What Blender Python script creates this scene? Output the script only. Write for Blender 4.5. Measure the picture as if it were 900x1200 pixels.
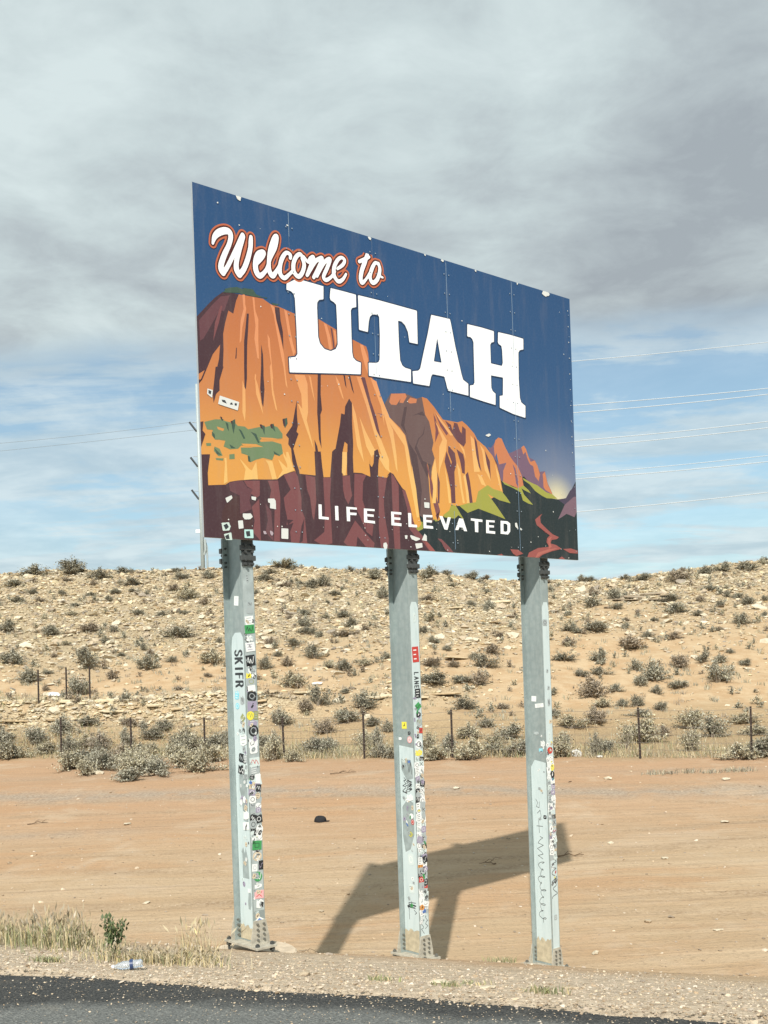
import bpy, bmesh, math, random
import numpy as np
from mathutils import Vector, Matrix
from mathutils.geometry import tessellate_polygon
for o in list(bpy.data.objects): bpy.data.objects.remove(o)
scn=bpy.context.scene; COL=scn.collection
R=math.radians
# ------------------------------------------------------------------ camera
cd=bpy.data.cameras.new('camera'); cam=bpy.data.objects.new('camera',cd); COL.objects.link(cam)
cd.sensor_fit='VERTICAL'; cd.sensor_height=24; cd.sensor_width=18; cd.lens=25.44
cd.shift_y=.1505; cd.clip_start=.1; cd.clip_end=6000
cam.location=(0,0,4.4)
cam.matrix_world=Matrix.Translation((0,0,4.4))@Matrix.Rotation(math.pi/2,4,'X')@Matrix.Rotation(-.03409,4,'Z')
scn.camera=cam
scn.view_settings.view_transform='Standard'; scn.view_settings.look='None'; scn.view_settings.gamma=1
scn.view_settings.exposure=.30
# ------------------------------------------------------------------ light
SUN_AZ=R(7.3); SUN_EL=R(41.2)        # shadows run away from the camera, 7 degrees to the right
sd=bpy.data.lights.new('sun','SUN'); sun=bpy.data.objects.new('sun',sd); COL.objects.link(sun)
sd.energy=4.3; sd.angle=R(.9); sd.color=(1,.955,.88)
Ld=Vector((math.sin(SUN_AZ)*math.cos(SUN_EL),math.cos(SUN_AZ)*math.cos(SUN_EL),-math.sin(SUN_EL)))
sun.rotation_euler=Ld.to_track_quat('-Z','Y').to_euler()
def lin(c):
    return tuple((v/255/12.92 if v/255<=.04045 else ((v/255+.055)/1.055)**2.4) for v in c)
class NT:
    def __init__(s,nt): s.nt=nt; s.n=nt.nodes; s.l=nt.links
    def node(s,t,**k):
        x=s.n.new(t)
        for a,b in k.items(): setattr(x,a,b)
        return x
    def put(s,sock,v):
        if v is None: return
        if isinstance(v,bpy.types.NodeSocket): s.l.new(v,sock)
        else:
            if isinstance(v,(tuple,list)) and len(v)==3 and sock.type=='RGBA': v=tuple(v)+(1,)
            sock.default_value=v
    def m(s,op,a,b=None,c=None,clamp=False):
        x=s.node('ShaderNodeMath',operation=op,use_clamp=clamp)
        s.put(x.inputs[0],a); s.put(x.inputs[1],b); s.put(x.inputs[2],c); return x.outputs[0]
    def vm(s,op,a,b=None):
        x=s.node('ShaderNodeVectorMath',operation=op); s.put(x.inputs[0],a); s.put(x.inputs[1],b)
        return x.outputs['Value'] if op in('DOT_PRODUCT','LENGTH','DISTANCE') else x.outputs[0]
    def mix(s,f,a,b,mode='MIX'):
        x=s.node('ShaderNodeMix',data_type='RGBA',blend_type=mode); s.put(x.inputs[0],f); s.put(x.inputs[6],a); s.put(x.inputs[7],b); return x.outputs[2]
    def noise(s,vec,scale,detail=4,rough=.55,dist=0,out=0):
        x=s.node('ShaderNodeTexNoise'); s.put(x.inputs['Vector'],vec); x.inputs['Scale'].default_value=scale; x.inputs['Detail'].default_value=detail; x.inputs['Roughness'].default_value=rough; x.inputs['Distortion'].default_value=dist
        return x.outputs[out]
    def ss(s,v,a,b):
        x=s.node('ShaderNodeMapRange',interpolation_type='SMOOTHSTEP'); s.put(x.inputs[0],v); x.inputs[1].default_value=a; x.inputs[2].default_value=b; return x.outputs[0]
    def mr(s,v,a,b,c,d):
        x=s.node('ShaderNodeMapRange'); s.put(x.inputs[0],v); x.inputs[1].default_value=a; x.inputs[2].default_value=b; x.inputs[3].default_value=c; x.inputs[4].default_value=d; return x.outputs[0]
    def scl(s,vec,sc,loc=(0,0,0),rot=(0,0,0)):
        x=s.node('ShaderNodeMapping'); s.put(x.inputs[0],vec); x.inputs[1].default_value=loc; x.inputs[2].default_value=rot; x.inputs[3].default_value=sc; return x.outputs[0]
    def ramp(s,f,stops):
        x=s.node('ShaderNodeValToRGB'); s.put(x.inputs[0],f); e=x.color_ramp.elements
        while len(e)<len(stops): e.new(.5)
        for i,(p,c) in enumerate(stops): e[i].position=p; e[i].color=tuple(c)+(1,)
        return x.outputs[0]
# ------------------------------------------------------------------ sky
w=bpy.data.worlds.new('World'); scn.world=w; w.use_nodes=True
T=NT(w.node_tree); T.n.clear()
sky=T.node('ShaderNodeTexSky',sky_type='NISHITA'); sky.sun_disc=False; sky.sun_elevation=SUN_EL
sky.sun_rotation=math.atan2(-Ld.x,-Ld.y); sky.altitude=900; sky.air_density=1; sky.dust_density=.6; sky.ozone_density=.6
tc=T.node('ShaderNodeTexCoord'); d=tc.outputs['Generated']
sep=T.node('ShaderNodeSeparateXYZ'); T.put(sep.inputs[0],d); dz=sep.outputs[2]
dzc=T.m('MAXIMUM',dz,.0)
den=T.m('ADD',dzc,.10)
comb=T.node('ShaderNodeCombineXYZ'); T.put(comb.inputs[0],T.m('DIVIDE',sep.outputs[0],den)); T.put(comb.inputs[1],T.m('DIVIDE',sep.outputs[1],den)); cp=comb.outputs[0]
def blob(v,rad,amt):
    v=Vector(v).normalized(); dd=T.vm('DISTANCE',T.vm('NORMALIZE',d),tuple(v))
    return T.m('MULTIPLY',T.m('SUBTRACT',1,T.ss(dd,0,rad)),amt)
# cloud cover: a thick deck overhead that breaks into streaks towards the horizon
n1=T.noise(T.scl(cp,(1,1,1),(3.1,1.7,0)),.75,6,.55,.2)
n2=T.noise(T.scl(cp,(.55,1.5,1),(7.3,-2.4,0),(0,0,.25)),1.5,7,.6,.35)
n3=T.noise(T.scl(cp,(1,1,1),(-4.2,9.6,0)),3.2,6,.6,.3)
cover_hi=T.ss(T.m('ADD',dz,T.m('MULTIPLY',T.m('SUBTRACT',n1,.5),.10)),.245,.305)
st=T.m('ADD',T.m('MULTIPLY',n2,.75),T.m('MULTIPLY',n3,.25))
streak=T.m('MAXIMUM',T.m('MULTIPLY',T.ss(st,.40,.56),T.mr(dzc,.0,.25,1,.75)),.28)
hz=T.m('ADD',T.m('MULTIPLY',T.m('SUBTRACT',1,T.ss(dzc,.05,.20)),.68),blob((-.33,.93,.17),.20,.35))
cover=T.m('MAXIMUM',cover_hi,T.m('MAXIMUM',streak,hz),clamp=True)
# how thick the deck is: grey bellies, paler thin parts
thick=T.m('ADD',T.m('MULTIPLY',n1,.6),T.m('MULTIPLY',n3,.4))
n4=T.noise(T.scl(cp,(1,1,1),(2.2,5.1,0)),6.5,6,.62,.5)
thick=T.m('ADD',T.m('MULTIPLY',thick,.84),T.m('MULTIPLY',n4,.16))
shade=T.m('ADD',T.mr(thick,.37,.61,0,1),T.m('ADD',blob((.27,.95,.33),.30,.36),blob((-.33,.95,.43),.24,-.34)))
shade=T.m('ADD',shade,blob((-.32,1,.27),.20,-.10))
shade=T.m('ADD',shade,T.mr(dz,.40,.62,0,-.22))
ccol=T.ramp(shade,[(0,(.660,.755,.765)),(.33,(.565,.652,.668)),(.62,(.470,.535,.562)),(1,(.365,.412,.448))])
low=T.ramp(T.ss(n3,.3,.7),[(0,(.48,.60,.665)),(1,(.67,.77,.80))])
ccol=T.mix(cover_hi,low,ccol)
bgs=T.node('ShaderNodeBackground'); T.put(bgs.inputs[0],T.mix(1,sky.outputs[0],(.86,.99,.94,1),'MULTIPLY')); bgs.inputs[1].default_value=.105
bgc=T.node('ShaderNodeBackground'); T.put(bgc.inputs[0],ccol); bgc.inputs[1].default_value=.85
mx=T.node('ShaderNodeMixShader'); T.put(mx.inputs[0],cover); T.l.new(bgs.outputs[0],mx.inputs[1]); T.l.new(bgc.outputs[0],mx.inputs[2])
wo=T.node('ShaderNodeOutputWorld'); T.l.new(mx.outputs[0],wo.inputs[0])
# ------------------------------------------------------------------ helpers
def mat(name,col=None,rough=.8,spec=.3,metal=0,var=0,island=0,bump=0,bscale=40,fn=None):
    m=bpy.data.materials.new(name); m.use_nodes=True; T=NT(m.node_tree); b=T.n['Principled BSDF']
    b.inputs['Roughness'].default_value=rough; b.inputs['Specular IOR Level'].default_value=spec; b.inputs['Metallic'].default_value=metal
    if fn: fn(T,b); return m
    c=tuple(col)+(1,) if col else (.5,.5,.5,1)
    tc=T.node('ShaderNodeTexCoord').outputs['Object']
    src=None
    if var:
        n=T.noise(tc,bscale*.3,5,.6); src=T.mix(T.ss(n,.3,.7),tuple(v*(1-var) for v in col),tuple(min(1,v*(1+var)) for v in col))
    if island:
        g=T.node('ShaderNodeNewGeometry').outputs['Random Per Island']
        k=T.mr(g,0,1,1-island,1+island)
        hs=T.node('ShaderNodeHueSaturation'); T.put(hs.inputs['Color'],src if src else c); T.put(hs.inputs['Value'],k); T.put(hs.inputs['Saturation'],T.mr(T.m('FRACT',T.m('MULTIPLY',g,7.31)),0,1,.75,1.2)); src=hs.outputs[0]
    T.put(b.inputs['Base Color'],src if src else c)
    if bump:
        bp=T.node('ShaderNodeBump'); bp.inputs['Strength'].default_value=bump; bp.inputs['Distance'].default_value=.02
        T.put(bp.inputs['Height'],T.noise(tc,bscale,6,.6)); T.put(b.inputs['Normal'],bp.outputs[0])
    return m
def tag(o,label=None,cat=None,group=None,kind=None):
    if label:o['label']=label
    if cat:o['category']=cat
    if group:o['group']=group
    if kind:o['kind']=kind
    return o
def empty(name,loc=(0,0,0),parent=None):
    o=bpy.data.objects.new(name,None); COL.objects.link(o); o.location=loc; o.empty_display_size=.2
    if parent:o.parent=parent
    return o
def link(name,me,parent=None,loc=None):
    o=bpy.data.objects.new(name,me); COL.objects.link(o)
    if parent:o.parent=parent
    if loc is not None:o.location=loc
    return o
def mesh_np(name,V,F,mats,mi=None,smooth=False,uv=None):
    """V (n,3); F (m,k) constant k"""
    V=np.asarray(V,np.float32); F=np.asarray(F,np.int32); me=bpy.data.meshes.new(name)
    n,k=F.shape; me.vertices.add(len(V)); me.vertices.foreach_set('co',V.ravel())
    me.loops.add(n*k); me.loops.foreach_set('vertex_index',F.ravel())
    me.polygons.add(n); me.polygons.foreach_set('loop_start',np.arange(0,n*k,k,dtype=np.int32)); me.polygons.foreach_set('loop_total',np.full(n,k,dtype=np.int32))
    if mi is not None: me.polygons.foreach_set('material_index',np.asarray(mi,np.int32))
    me.polygons.foreach_set('use_smooth',np.full(n,smooth))
    me.update(calc_edges=True)
    for m in (mats if isinstance(mats,(list,tuple)) else [mats]): me.materials.append(m)
    return me
class MB:
    """collects shapes into one mesh"""
    def __init__(s): s.v=[];s.f=[];s.m=[]
    def add(s,V,F,mi=0):
        o=len(s.v); s.v+= [tuple(p) for p in V]; s.f+=[tuple(i+o for i in f) for f in F]; s.m+=[mi]*len(F)
    def frame(s,C,ax,ay,az,hx,hy,hz,mi=0):
        C=Vector(C);ax=Vector(ax)*hx;ay=Vector(ay)*hy;az=Vector(az)*hz
        V=[C+ax*a+ay*b+az*c for c in(-1,1) for b in(-1,1) for a in(-1,1)]
        s.add(V,[(0,2,3,1),(4,5,7,6),(0,1,5,4),(2,6,7,3),(0,4,6,2),(1,3,7,5)],mi)
    def box(s,x0,x1,y0,y1,z0,z1,mi=0):
        s.frame(((x0+x1)/2,(y0+y1)/2,(z0+z1)/2),(1,0,0),(0,1,0),(0,0,1),(x1-x0)/2,(y1-y0)/2,(z1-z0)/2,mi)
    def tube(s,pts,r,n=8,mi=0,cap=True,r2=None):
        pts=[Vector(p) for p in pts]; rings=[]; o=len(s.v)
        for i,p in enumerate(pts):
            d=(pts[min(i+1,len(pts)-1)]-pts[max(i-1,0)]).normalized(); u=d.orthogonal().normalized() if i==0 else (u-d*u.dot(d)).normalized(); v=d.cross(u)
            rr=r if r2 is None else r+(r2-r)*i/(len(pts)-1)
            if isinstance(r,(list,tuple)): rr=r[i]
            for k in range(n):
                a=2*math.pi*k/n; s.v.append(tuple(p+u*math.cos(a)*rr+v*math.sin(a)*rr))
        for i in range(len(pts)-1):
            for k in range(n):
                a=o+i*n+k;b=o+i*n+(k+1)%n; s.f.append((a,b,b+n,a+n)); s.m.append(mi)
        if cap:
            s.f.append(tuple(o+k for k in range(n))[::-1]); s.m.append(mi)
            s.f.append(tuple(o+(len(pts)-1)*n+k for k in range(n))); s.m.append(mi)
    def mesh(s,name,mats,smooth=False,bevel=0):
        me=bpy.data.meshes.new(name); me.from_pydata(s.v,[],s.f); 
        for m in (mats if isinstance(mats,(list,tuple)) else [mats]): me.materials.append(m)
        me.polygons.foreach_set('material_index',s.m); me.polygons.foreach_set('use_smooth',[smooth]*len(s.f))
        me.update()
        if bevel:
            b=bmesh.new(); b.from_mesh(me); bmesh.ops.recalc_face_normals(b,faces=b.faces)
            bmesh.ops.bevel(b,geom=list(b.edges),offset=bevel,segments=2,affect='EDGES',profile=.7); b.to_mesh(me); b.free()
        return me
    def obj(s,name,mats,parent=None,smooth=False,bevel=0,loc=None): return link(name,s.mesh(name,mats,smooth,bevel),parent,loc)
rng=np.random.default_rng(7); random.seed(7)
CAMZ=4.4
def vnoise(x,y,seed=0):
    x=np.asarray(x,dtype=np.float64); y=np.asarray(y,dtype=np.float64)
    xi=np.floor(x).astype(np.int64); yi=np.floor(y).astype(np.int64)
    fx=x-xi; fy=y-yi; fx=fx*fx*(3-2*fx); fy=fy*fy*(3-2*fy)
    def h(a,b):
        n=(a*374761393+b*668265263+seed*974634777)&0xffffffff
        n=((n^(n>>13))*1274126177)&0xffffffff
        return ((n^(n>>16))&0xffff)/65535.0
    return (h(xi,yi)*(1-fx)+h(xi+1,yi)*fx)*(1-fy)+(h(xi,yi+1)*(1-fx)+h(xi+1,yi+1)*fx)*fy
def fbm(x,y,seed=0,o=4):
    s=0;a=.5
    for i in range(o):
        s=s+a*(vnoise(x*2**i+i*17.3,y*2**i-i*9.1,seed+i)-.5); a*=.5
    return s*2
TXP=np.array([-450,0,80,200,330,400,500,560,600,650,700,760,800,850,900,1400])
TRP=np.array([.094,.0967,.100,.095,.0955,.0905,.0880,.0786,.0750,.0755,.0735,.077,.080,.0833,.0855,.09])
def smoothstep(a,b,x):
    t=np.clip((x-a)/(b-a),0,1); return t*t*(3-2*t)
def road_edge(x): return 7.91-.333*x
def terrain(x,y):
    x=np.asarray(x,dtype=np.float64); y=np.asarray(y,dtype=np.float64)
    e=(y-road_edge(x))*.949
    ec=np.clip(e,0,14)
    emb=-2.4-.155*ec-.0150*ec*ec+.03*fbm(x*.8,y*.8,5)*smoothstep(.3,1.5,e)
    lot=np.interp(y,[-50,12,16,20,26,30,33,37,41,44],[-4.34,-4.34,-4.21,-4.05,-3.75,-3.48,-3.25,-3.14,-2.95,-2.6])+.0068*np.clip(x,-15,15)
    lot=lot+.10*fbm(x*.12,y*.2,11)+.018*fbm(x*.9,y*1.3,31)
    k=.05; m=np.maximum(emb,lot); d=np.abs(emb-lot)
    z=m+k*np.exp(-d/k*1.0)*.5
    # hill
    t=x/75.0; px=450+t*1272
    zr=np.interp(px,TXP,TRP)*75
    s=np.clip((y-42)/33.0,0,1.0)
    hill=-2.9+(zr+2.9)*(s**.97)
    # rock bench with a low ledge on the left
    bw=1-smoothstep(-6,2,x)
    q=np.interp(y,[42,45.0,45.7,48.5,51.5],[0,0,.62,.10,0])
    hill=hill+bw*q+.35*fbm(x*.09,y*.12,3)*smoothstep(0,.15,s)+.10*fbm(x*.5,y*.6,8)*smoothstep(0,.1,s)
    hill=hill-.07*np.clip(y-75,0,400)*np.where(y>75,1,0)*np.exp(-np.clip(y-75,0,400)/250)
    w=smoothstep(40,43.5,y)
    z=z*(1-w)+hill*w
    z=np.where(e<0.0,-2.46+0*z,z)
    return z+CAMZ
# ------------------------------------------------------------------ ground
def axis(segs):
    out=[segs[0][0]]
    for a,b,st in segs:
        n=max(1,int(round((b-a)/st))); out+=list(a+(b-a)*(np.arange(n)+1)/n)
    return np.array(out)
gy=axis([(-60,-6,6),(-6,4,.8),(4,8,.3),(8,20,.11),(20,40,.22),(40,80,.28),(80,130,2.5),(130,400,18),(400,3000,260)])
gx=axis([(-2500,-300,240),(-300,-60,20),(-60,-30,2),(-30,-12,.35),(-12,12,.16),(12,30,.35),(30,60,2),(60,300,20),(300,2500,240)])
X,Y=np.meshgrid(gx,gy); Z=terrain(X,Y)
V=np.stack([X.ravel(),Y.ravel(),Z.ravel()],1)
ny,nx=X.shape; a=(np.arange(ny-1)[:,None]*nx+np.arange(nx-1)[None,:]).ravel()
F=np.stack([a,a+1,a+nx+1,a+nx],1)
def rocky(x,y):
    """how much pale rubble covers the hillside"""
    s=np.clip((y-42)/33,0,1); t=x/np.maximum(y,1)
    b=smoothstep(.16,.5,s+.22*fbm(x*.12,y*.15,21))
    bare=smoothstep(.10,.19,t)*(1-smoothstep(.55,.8,s+.3*fbm(x*.1,y*.12,4)))   # open orange soil on the right
    b=b*(1-.8*bare)
    led=np.exp(-((y-45.8)/1.6)**2)*(1-smoothstep(-5,1,x))
    led2=np.exp(-((y-(47.5))/1.4)**2)*np.exp(-((x-1.0)/3.5)**2)*.9
    return np.clip(np.maximum(b,np.maximum(led,led2)),0,1)
fx,fy=X.ravel(),Y.ravel(); ee=(fy-road_edge(fx))*.949
gravel=(1-smoothstep(1.7,3.6,ee+.9*fbm(fx*.7,fy*.7,41)))
band=np.exp(-((fy-(29.9-.16*fx)+1.2*fbm(fx*.1,fy*.1,77))/.8)**2)*.85+np.exp(-((fy-(33.0-.2*fx))/.5)**2)*.25+.5*np.exp(-((fy-(25.5-.1*fx)+1.5*fbm(fx*.08,fy*.1,79))/.45)**2)*(1-smoothstep(-8,-4,fx))
rub=rocky(fx,fy)*smoothstep(41,45,fy); brush=smoothstep(-.8,1.5,fy-(36.4-.33*fx)+1.5*fbm(fx*.4,fy*.4,14))*(1-smoothstep(43,47,fy))
# worn wheel tracks curving across the lot
track=np.zeros_like(fx)
for y0,sl,am,ph,wv in ((17.6,-.10,.5,.3,.16),(18.9,-.10,.5,.34,.16),(22.3,.05,.7,1.5,.12),(23.9,.05,.7,1.55,.12),(26.9,-.20,.9,2.6,.10),(28.6,-.20,.9,2.62,.10),(20.4,.16,.6,4.0,.2),(31.6,-.26,.5,.9,.09)):
    dy=fy-(y0+sl*fx+am*np.sin(fx*wv*2+ph*3)); track=np.maximum(track,np.exp(-(dy/.16)**2)*(.35+.65*vnoise(fx*.35+ph*9,fy*.1,93)))
def ground_fn(T,b):
    P=T.node('ShaderNodeNewGeometry').outputs['Position']
    def at(n): x=T.node('ShaderNodeAttribute'); x.attribute_name=n; return x.outputs['Fac']
    nL=T.noise(P,.16,4,.5); nM=T.noise(P,1.3,6,.6); nF=T.noise(P,14,5,.65); nS=T.noise(T.scl(P,(.22,1.5,1),rot=(0,0,.2)),1.1,7,.62,.4)
    nT=T.noise(T.scl(P,(.10,3.2,1),rot=(0,0,.24)),1.5,5,.6,.25); nG=T.noise(P,45,3,.7)
    lot=T.mix(T.ss(nL,.35,.65),(.420,.300,.185),(.450,.328,.205))
    lot=T.mix(T.m('MULTIPLY',T.ss(nS,.38,.66),.75),lot,(.500,.380,.252))
    far=T.node('ShaderNodeSeparateXYZ'); T.put(far.inputs[0],P)
    lot=T.mix(T.m('MULTIPLY',T.ss(far.outputs[1],19,31),.75),lot,(.435,.268,.160))
    lot=T.mix(T.m('MULTIPLY',T.ss(nT,.54,.68),.5),lot,(.31,.215,.14))
    lot=T.mix(T.m('MULTIPLY',T.ss(T.noise(T.scl(P,(.35,1,1)),.42,5,.6,.6),.50,.66),.6),lot,(.44,.265,.145)); lot=T.mix(T.m('MULTIPLY',T.ss(nF,.50,.70),.5),lot,(.27,.195,.13)); lot=T.mix(T.m('MULTIPLY',T.ss(T.noise(P,.55,6,.65,.5),.50,.68),.55),lot,(.50,.385,.27)); lot=T.mix(T.m('MULTIPLY',T.ss(nM,.55,.75),.4),lot,(.50,.405,.295))
    gr=T.mix(T.ss(nF,.35,.65),(.56,.46,.34),(.38,.305,.22)); gr=T.mix(T.m('MULTIPLY',T.ss(nG,.55,.7),.6),gr,(.64,.55,.43))
    bandc=T.mix(T.ss(nF,.4,.62),(.40,.335,.26),(.27,.215,.165))
    soil=T.mix(T.ss(nM,.35,.65),(.43,.290,.165),(.50,.375,.235)); soil=T.mix(T.m('MULTIPLY',T.ss(nF,.5,.7),.4),soil,(.62,.49,.33))
    rb=T.mix(T.ss(nF,.38,.62),(.50,.415,.275),(.27,.205,.13)); rb=T.mix(T.m('MULTIPLY',T.ss(nM,.5,.7),.5),rb,(.47,.32,.18))
    brc=T.mix(T.ss(nF,.35,.65),(.43,.32,.19),(.30,.215,.125))
    hillm=T.ss(far.outputs[1],40,45)
    c=T.mix(hillm,lot,soil); c=T.mix(at('brush'),c,brc); c=T.mix(at('rub'),c,rb)
    tr=at('track'); lot2=T.mix(T.m('MULTIPLY',tr,T.ss(nM,.35,.6)),c,(.30,.205,.125)); c=T.mix(T.m('MULTIPLY',T.m('MULTIPLY',tr,T.m('SUBTRACT',1,T.ss(nF,.35,.6))),.6),lot2,(.55,.43,.30))
    c=T.mix(T.m('MULTIPLY',at('band'),T.ss(nM,.25,.55)),c,bandc); c=T.mix(at('gravel'),c,gr)
    T.put(b.inputs['Base Color'],c)
    h=T.m('ADD',T.m('MULTIPLY',nM,.35),T.m('ADD',T.m('MULTIPLY',nF,.22),T.m('ADD',T.m('MULTIPLY',nG,.12),T.m('MULTIPLY',nT,.5))))
    bp=T.node('ShaderNodeBump'); bp.inputs['Strength'].default_value=.9; bp.inputs['Distance'].default_value=.10; T.put(bp.inputs['Height'],h); T.put(b.inputs['Normal'],bp.outputs[0])
M_ground=mat('desert_soil',rough=.95,spec=.1,fn=ground_fn)
me=mesh_np('ground',V,F,M_ground,smooth=True)
for n_,a_ in (('gravel',gravel),('band',np.clip(band,0,1)),('rub',rub),('brush',brush),('track',track)):
    at=me.attributes.new(n_,'FLOAT','POINT'); at.data.foreach_set('value',a_.astype(np.float32))
ground=tag(link('ground',me),kind='structure')
def gz(x,y): return float(terrain(x,y))
# ------------------------------------------------------------------ road: asphalt sheet with a ragged edge
ns=240; xs=np.linspace(-45,24,ns)
edge=road_edge(xs)+.10*fbm(xs*.9,xs*0,51)+.05*fbm(xs*4,xs*0,52)
V=[];F=[]; offs=[0,.05,.25,.6,1.0,1.6,2.5,4,6.5,9,12.5]
nrm=Vector((-.333,-1,0)).normalized()
for i in range(ns):
    for k,o_ in enumerate(offs):
        zz=-2.45+(.035 if k>0 else 0)+.012*min(k,3)*0+.015*math.sin(0)+CAMZ
        V.append((xs[i]+nrm.x*o_,edge[i]+nrm.y*o_,zz+.004))
for i in range(ns-1):
    for k in range(len(offs)-1):
        a=i*len(offs)+k; F.append((a,a+1,a+1+len(offs),a+len(offs)))
def road_fn(T,b):
    P=T.node('ShaderNodeNewGeometry').outputs['Position']
    s=T.node('ShaderNodeSeparateXYZ'); T.put(s.inputs[0],P)
    e=T.m('MULTIPLY',T.m('SUBTRACT',T.m('SUBTRACT',7.91,T.m('MULTIPLY',s.outputs[0],.333)),s.outputs[1]),.949)
    n=T.noise(P,1.6,5,.6); g=T.noise(P,60,3,.7); v=T.node('ShaderNodeTexVoronoi'); T.put(v.inputs['Vector'],P); v.inputs['Scale'].default_value=55
    c=T.mix(T.ss(g,.35,.65),(.095,.100,.095),(.185,.190,.178)); c=T.mix(T.m('MULTIPLY',T.ss(v.outputs['Color'],.72,.9),.55),c,(.30,.30,.27))
    new=T.m('SUBTRACT',1,T.ss(T.m('ADD',T.m('ADD',e,T.m('MULTIPLY',n,.5)),T.mr(s.outputs[0],-3,-1,-.5,0)),.45,.75))     # darker strip along the edge, wider at the left
    c=T.mix(new,c,T.mix(T.ss(g,.40,.7),(.030,.032,.032),(.095,.094,.086)))
    dust=T.m('MULTIPLY',T.ss(n,.55,.75),.25); c=T.mix(dust,c,(.30,.25,.18))
    T.put(b.inputs['Base Color'],c)
    bp=T.node('ShaderNodeBump'); bp.inputs['Strength'].default_value=.8; bp.inputs['Distance'].default_value=.012; T.put(bp.inputs['Height'],T.m('ADD',g,v.outputs['Distance'])); T.put(b.inputs['Normal'],bp.outputs[0])
M_road=mat('asphalt',rough=.85,spec=.3,fn=road_fn)
tag(link('road',mesh_np('road',V,F,M_road)),kind='structure')
# ------------------------------------------------------------------ stones
def ico():
    b=bmesh.new(); bmesh.ops.create_icosphere(b,subdivisions=1,radius=1); v=np.array([p.co[:] for p in b.verts]); f=np.array([[q.index for q in p.verts] for p in b.faces]); b.free(); return v,f
IV,IF=ico()
def rock_template(seed,flat=.6):
    r=np.random.default_rng(seed); v=IV.copy(); 
    for _ in range(7):      # chop with planes for angular faces
        n=r.normal(size=3); n/=np.linalg.norm(n); h=r.uniform(.45,.85); dd=v@n; v=v-np.outer(np.clip(dd-h,0,None),n)
    v=v*r.uniform(.75,1.25,3)*np.array([1.1,.85,flat*.8])+r.normal(size=v.shape)*.05
    return v
RT=[rock_template(100+i,.4+.05*(i%5)) for i in range(10)]
def scatter_mesh(name,pts,sizes,mats,mi=None,sink=.15,tilt=.35,temps=RT):
    n=len(pts); nv=len(IV); V=np.zeros((n,nv,3),np.float32)
    a=rng.uniform(0,2*math.pi,n); tx=rng.normal(0,tilt,n)
    ca,sa=np.cos(a),np.sin(a); ct,stt=np.cos(tx),np.sin(tx); ti=rng.integers(0,len(temps),n)
    B=np.array(temps)[ti]*sizes[:,None,None]
    y=B[:,:,1]*ct[:,None]-B[:,:,2]*stt[:,None]; z=B[:,:,1]*stt[:,None]+B[:,:,2]*ct[:,None]; x=B[:,:,0]
    V[:,:,0]=x*ca[:,None]-y*sa[:,None]+pts[:,0:1]; V[:,:,1]=x*sa[:,None]+y*ca[:,None]+pts[:,1:2]; V[:,:,2]=z+pts[:,2:3]+(sizes*(.5-sink*1.2))[:,None]*.5
    F=(IF[None]+ (np.arange(n)*nv)[:,None,None]).reshape(-1,3)
    m=None if mi is None else np.repeat(mi,len(IF))
    return mesh_np(name,V.reshape(-1,3),F,mats,m)
M_rock=mat('pale_limestone',(.555,.475,.335),rough=.95,spec=.1,island=.22,bump=.5,bscale=9,var=.12)
M_rock2=mat('tan_sandstone',(.44,.345,.225),rough=.95,spec=.1,island=.25,bump=.5,bscale=9,var=.12)
M_rock3=mat('weathered_grey_rock',(.30,.25,.19),rough=.95,spec=.1,island=.25,bump=.5,bscale=9,var=.15)
# hillside rubble
def sample(n,x0,x1,y0,y1,dens):
    xs=rng.uniform(x0,x1,n); ys=rng.uniform(y0,y1,n)
    k=(rng.uniform(size=n)<dens(xs,ys))&(np.abs(xs)<ys*.40+2); return xs[k],ys[k]
xs,ys=sample(72000,-34,34,43,77.5,lambda x,y:.04+.9*rocky(x,y))
sz=np.clip(np.exp(rng.normal(-2.48,.50,len(xs))),.04,.42)*(1-.3*(ys<48)); zs=terrain(xs,ys)
mi=rng.choice([0,0,0,0,1,1,2],len(xs)); pts=np.stack([xs,ys,zs],1)
nl=1500; lx=rng.uniform(-21,-5,nl); ly=45.45+.2*np.sin(lx)+rng.normal(0,.5,nl)
xs=np.concatenate([xs,lx]); ys=np.concatenate([ys,ly]); sz=np.concatenate([sz,rng.uniform(.05,.19,nl)]); zs=terrain(xs,ys); mi=np.concatenate([mi,rng.choice([0,0,0,1],nl)]); pts=np.stack([xs,ys,zs],1)
order=np.argsort(-sz/ys); big=order[:270]; rest=order[270:]
tag(link('rock_rubble',scatter_mesh('rock_rubble',pts[rest],sz[rest],[M_rock,M_rock2,M_rock3],mi[rest]),ground),kind='stuff')
RM=[[mesh_np('rock',RT[i]*1.0,IF,m) for i in range(len(RT))] for m in (M_rock,M_rock2,M_rock3)]
for j in big:
    o=link('rock',RM[mi[j]][random.randrange(10)],ground,(xs[j],ys[j],zs[j]+sz[j]*.15)); o.scale=(sz[j]*1.15,)*3; o.rotation_euler=(random.gauss(0,.3),random.gauss(0,.3),random.uniform(0,6.28))
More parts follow.
